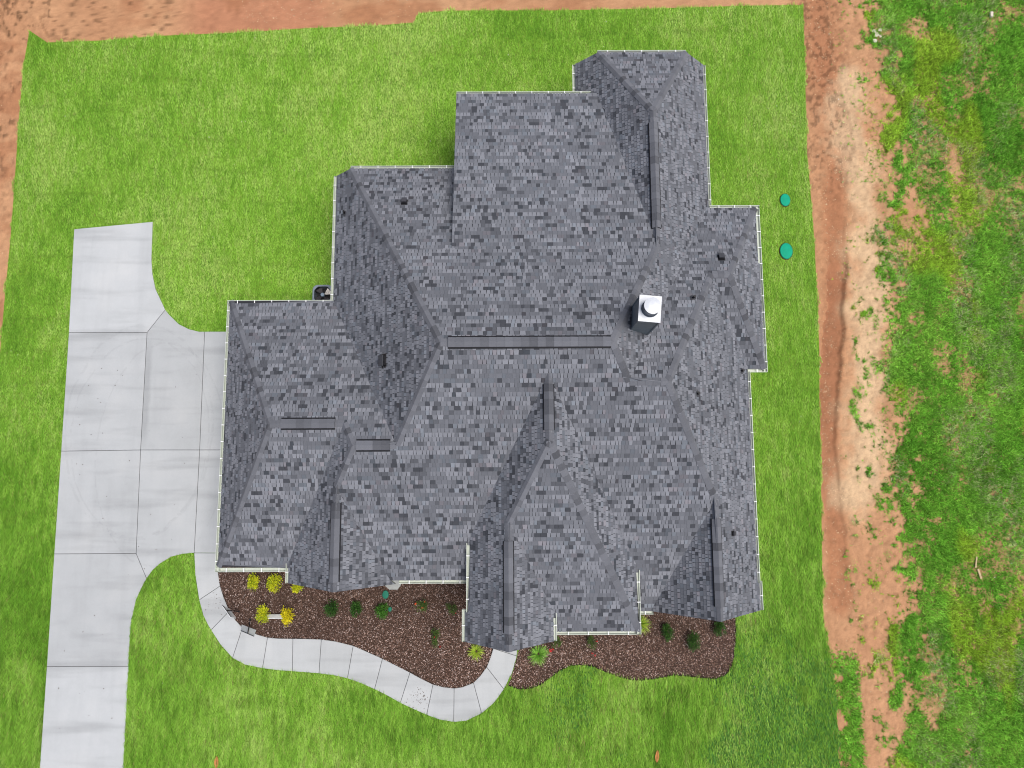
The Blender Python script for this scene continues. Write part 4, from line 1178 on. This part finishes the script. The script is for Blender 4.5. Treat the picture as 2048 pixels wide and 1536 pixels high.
hang_sign('bluish sign panel on a black leaning post, nearer the yellow shrubs, over the walkway edge', (-9.57, -5.20, 0.05), (-9.30, -5.48, 1.0), (-9.55, -5.40, 1.0), (-9.07, -5.60, 1.0), (-9.68, -5.27, 0.55), (-9.16, -5.46, 0.55))
ws = tag(empty('plaque', (-8.62, -5.05, 0.05)), 'white slanted plaque standing between two yellow shrubs', 'sign')
V = [Vector(p) - Vector((-8.62, -5.05, 0.05)) for p in ((-8.93, -5.00, 0.22), (-8.40, -4.99, 0.22), (-8.25, -5.11, 0.42), (-8.80, -5.10, 0.42))]
nn = (V[1] - V[0]).cross(V[2] - V[1]).normalized() * 0.015
V = V + [v + nn for v in V]
link('board', mesh_py('board', V, [(3, 2, 1, 0), (4, 5, 6, 7), (0, 1, 5, 4), (1, 2, 6, 5), (2, 3, 7, 6), (3, 0, 4, 7)]), M['white'], ws)
q = [V[4].lerp(V[5], 0.07), V[4].lerp(V[5], 0.93), V[7].lerp(V[6], 0.93), V[7].lerp(V[6], 0.07)]
q = [q[0].lerp(q[3], 0.12), q[1].lerp(q[2], 0.12), q[1].lerp(q[2], 0.50), q[0].lerp(q[3], 0.50)]
q = [v + nn * 0.3 for v in q]
link('print', mesh_py('print', q, [(0, 1, 2, 3)]), M['signgrey'], ws)
for x_ in (-0.16, 0.14):
    MB().tube((x_, 0, -0.03), (x_ + 0.02, 0.0, 0.24), 0.010).build('stake', M['black'], ws)

# ------------------------------------------------------------------ shrubs and other plants
def leaf_mesh(name, n, rx, ry, h, leaf, cols, spread=0.35, z0=0.06, elong=1.6):
    clumps = max(5, int(n / 38))
    cc = []
    while len(cc) < clumps:
        p = np.random.uniform(-1, 1, 3)
        if np.linalg.norm(p) < 1 and p[2] > -0.5: cc.append(p * 0.82)
    cc = np.array(cc)
    ci = np.random.randint(0, clumps, n)
    p = cc[ci] + np.random.normal(0, spread * 0.55, (n, 3))
    p = p * np.minimum(1.0, 1.12 / np.maximum(np.linalg.norm(p, axis=1, keepdims=True), 1e-6))
    c = p * np.array([rx, ry, h / 2]) + np.array([0, 0, z0 + h / 2])
    d = p + np.random.normal(0, 0.55, (n, 3)); d[:, 2] = np.abs(d[:, 2]) * 0.8 + 0.1
    d /= np.linalg.norm(d, axis=1, keepdims=True)
    s = np.cross(d, np.random.normal(0, 1, (n, 3))); s /= np.linalg.norm(s, axis=1, keepdims=True)
    L = leaf * np.random.uniform(0.7, 1.35, (n, 1))
    V = np.stack([c - d * L * 0.15, c + d * L * elong * 0.45 + s * L * 0.42, c + d * L * elong, c + d * L * elong * 0.45 - s * L * 0.42], 1).reshape(-1, 3)
    V[:, 2] = np.maximum(V[:, 2], 0.02)
    t = np.clip(0.5 + 0.35 * np.random.normal(0, 1, n) * 0.6 + 0.25 * (np.random.random(clumps)[ci] - 0.5) * 2, 0, 1)[:, None]
    C = np.array(cols[0]) * (1 - t) + np.array(cols[1]) * t
    return mesh_np(name, V, np.arange(4 * n).reshape(n, 4), np.repeat(C, 4, 0))
def stems(parent, h, k=4, sp=0.1):
    for i in range(k):
        a = random.uniform(0, 6.28)
        MB().tube((0, 0, -0.03), (sp * math.cos(a), sp * math.sin(a), h), 0.010, 0.005, 6).build('stem', M['stem'], parent)

YEL = ((0.22, 0.34, 0.016), (0.84, 0.80, 0.025))
def shrub(name, x, y, rx, ry, h, n, leaf, cols, label, group):
    t = tag(empty(name, (x, y, 0.05)), label, 'shrub', group)
    link('foliage', leaf_mesh('foliage', n, rx, ry, h, leaf, cols), M['leaf'], t)
    stems(t, h * 0.6, 4, rx * 0.4)
    return t
for x, y, rx, ry, h, lab in ((-9.40, -3.82, 0.20, 0.30, 0.50, 'leftmost yellow-green shrub in the corner bed, right below the garage gutter'),
                             (-8.62, -3.84, 0.24, 0.34, 0.55, 'yellow-green shrub below the gutter, beside the left gable corner'),
                             (-7.78, -3.98, 0.22, 0.22, 0.45, 'yellow shrub almost hidden under the left gable edge'),
                             (-9.02, -4.98, 0.22, 0.32, 0.50, 'yellow-green shrub to the left of the white plaque'),
                             (-8.12, -5.02, 0.23, 0.33, 0.48, 'brightest golden shrub to the right of the white plaque')):
    c = YEL if 'brightest' not in lab else ((0.50, 0.44, 0.014), (0.90, 0.78, 0.020))
    shrub('golden_shrub', x, y, rx, ry, h, 1100, 0.030, c, lab, 'golden shrubs in the left bed')
GRN = ((0.022, 0.080, 0.010), (0.085, 0.250, 0.026))
GRD = ((0.014, 0.050, 0.009), (0.060, 0.160, 0.022))
for x, y, rx, ry, h, c, lab in ((-6.53, -4.80, 0.24, 0.32, 0.45, GRD, 'dark green rounded shrub, first of three in a row below the left gable'),
                                (-5.64, -4.81, 0.19, 0.26, 0.38, GRD, 'smallest dark green shrub, middle of three in a row below the left gable'),
                                (-4.70, -4.84, 0.25, 0.30, 0.48, GRN, 'brighter green shrub touching the tiny green lid'),
                                (5.70, -5.68, 0.20, 0.30, 0.42, GRD, 'dark green oval shrub in the right bed, nearest the gutter elbow'),
                                (6.62, -5.97, 0.24, 0.34, 0.48, GRD, 'dark green shrub in the right bed, set farthest from the house'),
                                (7.60, -5.53, 0.23, 0.30, 0.46, GRD, 'dark green shrub partly under the right gable edge, near the end of the bed')):
    shrub('green_shrub', x, y, rx, ry, h, 1200, 0.028, c, lab, 'dark green shrubs in the beds')
def rose(x, y, rx, ry, h, n, flowers, fc, lab):
    t = shrub('rose_bush', x, y, rx, ry, h, n, 0.026, ((0.028, 0.075, 0.014), (0.130, 0.200, 0.040)), lab, 'flowering rose bushes in the beds')
    for fx, fy, r in flowers:
        mb = MB()
        for i in range(9):
            a = random.uniform(0, 6.28); rr = random.uniform(0, r * 0.7)
            cx, cy, cz = fx + rr * math.cos(a), fy + rr * math.sin(a), h * 0.8 + random.uniform(-0.03, 0.05)
            mb.lathe((cx, cy, cz), [(r * 0.25, 0), (r * 0.42, r * 0.2), (r * 0.3, r * 0.35), (0.002, r * 0.38)], 6)
        mb.build('flower', fc, t)
    return t
M['red'] = plain('red_petal', (0.42, 0.020, 0.020), 0.6, 0.2)
M['orange'] = plain('orange_petal', (0.55, 0.085, 0.030), 0.6, 0.2)
rose(-3.24, -4.68, 0.24, 0.26, 0.36, 620, [(-0.22, 0.05, 0.05), (0.02, -0.10, 0.05), (0.10, 0.12, 0.04)], M['orange'], 'reddish-green rose bush with orange flowers right of the small green lid')
rose(-2.14, -4.76, 0.20, 0.24, 0.34, 420, [(0.14, -0.2, 0.035)], M['red'], 'sparse dark green rose bush beside the entry gutter')
rose(-2.72, -5.85, 0.19, 0.36, 0.36, 620, [(0.16, -0.28, 0.035), (-0.05, 0.05, 0.03)], M['red'], 'tall narrow rose bush in the middle of the left bed')
rose(2.96, -6.02, 0.20, 0.30, 0.40, 640, [(0.16, 0.05, 0.05), (-0.02, -0.38, 0.045), (0.08, -0.44, 0.04)], M['red'], 'green rose bush with red flowers right below the entry gutter')
rose(1.62, -6.02, 0.20, 0.20, 0.36, 420, [(-0.20, -0.28, 0.07), (-0.12, -0.22, 0.05)], M['red'], 'rose bush with a red flower cluster beside the entry gable corner')
def grass_clump(x, y, r, n, cols, lab):
    t = tag(empty('ornamental_grass', (x, y, 0.05)), lab, 'grass clump', 'ornamental grass clumps by the entry')
    V, F, C = [], [], []
    for i in range(n):
        a = random.uniform(0, 6.28); L = r * random.uniform(0.55, 1.15); w = random.uniform(0.007, 0.013); bend = random.uniform(0.6, 1.2)
        d = Vector((math.cos(a), math.sin(a), 0)); s = Vector((-d.y, d.x, 0))
        b0 = d * random.uniform(0, 0.06)
        s0 = len(V)
        for j in range(4):
            q = j / 3
            p = b0 + d * (L * q ** 1.1) + Vector((0, 0, 0.42 * r / 0.4 * math.sin(min(q * bend, 1.4) * 1.75) * (1 - 0.2 * q)))
            p.z = max(p.z, 0.03)
            ww = w * (1 - q * 0.85)
            V += [p - s * ww, p + s * ww]
        F += [(s0 + 2 * j, s0 + 2 * j + 1, s0 + 2 * j + 3, s0 + 2 * j + 2) for j in range(3)]
        q = random.random()
        C += [np.array(cols[0]) * (1 - q) + np.array(cols[1]) * q] * 8
    link('leaf_blades', mesh_py('leaf_blades', V, F, C), M['leaf'], t)
    MB().lathe((0, 0, 0), [(0.07, -0.02), (0.05, 0.08), (0.02, 0.12)], 10).build('crown', M['stem'], t)
LIME = ((0.18, 0.34, 0.022), (0.50, 0.62, 0.07))
GRS = ((0.10, 0.28, 0.03), (0.30, 0.56, 0.08))
grass_clump(-1.26, -6.36, 0.28, 150, LIME, 'lime ornamental grass clump left of the walkway at the entry')
grass_clump(1.00, -6.46, 0.36, 210, GRS, 'large green ornamental grass clump right of the walkway at the entry')
grass_clump(4.74, -5.42, 0.34, 170, LIME, 'lime grass clump half hidden behind the entry corner gutter')

# ------------------------------------------------------------------ litter on the field and lawn
db = tag(empty('rubble', (15.18, 17.80, -0.02)), 'pale broken rubble lying on the dirt track near the top', 'rubble')
for i in range(9):
    x, y = random.uniform(-0.16, 0.16), random.uniform(-0.32, 0.32); s = random.uniform(0.05, 0.12)
    MB().prism([(x + s * random.uniform(0.6, 1) * math.cos(a), y + s * random.uniform(0.6, 1) * math.sin(a)) for a in (0.1, 1.2, 2.4, 3.5, 4.6, 5.5)], -0.02, random.uniform(0.02, 0.06)).build('chunk', M['debris'], db)
for (x, y, L, w, a, lab) in ((17.33, -3.30, 0.42, 0.05, 1.35, 'upper of two weathered boards lying in the wild grass'), (17.42, -3.72, 0.36, 0.07, 1.8, 'lower of two weathered boards lying in the wild grass')):
    t = tag(empty('board', (x, y, 0.02)), lab, 'board', 'boards in the field'); t.rotation_euler = (0.05, 0.04, a)
    MB().box((-L / 2, -w / 2, 0), (L / 2, w / 2, 0.022)).build('plank', M['wood'], t)
    MB().box((-L / 2 + 0.04, -w / 2 - 0.01, 0.022), (-L / 2 + 0.08, w / 2 + 0.01, 0.034)).build('batten', M['wood'], t)
t = tag(empty('brick', (19.91, 18.72, 0.0)), 'single whitish brick lying in the wild grass at the top right', 'brick'); t.rotation_euler = (0, 0, 1.5)
MB().box((-0.11, -0.055, -0.02), (0.11, 0.055, 0.07)).build('block', M['debris'], t)
for x, y, a, L, lab in ((5.22, -10.02, 1.45, 0.42, 'long orange-brown dead leaf on the lawn near the bottom edge'), (-10.55, -10.12, 1.6, 0.40, 'brown dead leaf on the lawn between driveway and walkway at the bottom')):
    t = tag(empty('fallen_leaf', (x, y, 0.09)), lab, 'leaf', 'dead leaves on the lawn'); t.rotation_euler = (0.1, 0.12, a)
    V, F = [], []
    for i in range(7):
        q = i / 6; w = 0.075 * math.sin(math.pi * min(1, q * 0.95 + 0.03)) ** 0.8
        V += [((q - 0.5) * L, -w, 0.02 + 0.03 * q), ((q - 0.5) * L, 0, 0.0 + 0.03 * q), ((q - 0.5) * L, w, 0.02 + 0.03 * q)]
    for i in range(6):
        for j in range(2): F.append((3 * i + j, 3 * i + 3 + j, 3 * i + 4 + j, 3 * i + 1 + j))
    b_ = link('leaf_blade', mesh_py('leaf_blade', V, F), M['deadleaf'], t)
    sol = b_.modifiers.new('s', 'SOLIDIFY'); sol.thickness = 0.003
    MB().tube((-L / 2 - 0.06, 0, 0), (L / 2 - 0.02, 0, 0.035), 0.004, seg=5).build('midrib', M['stem'], t)
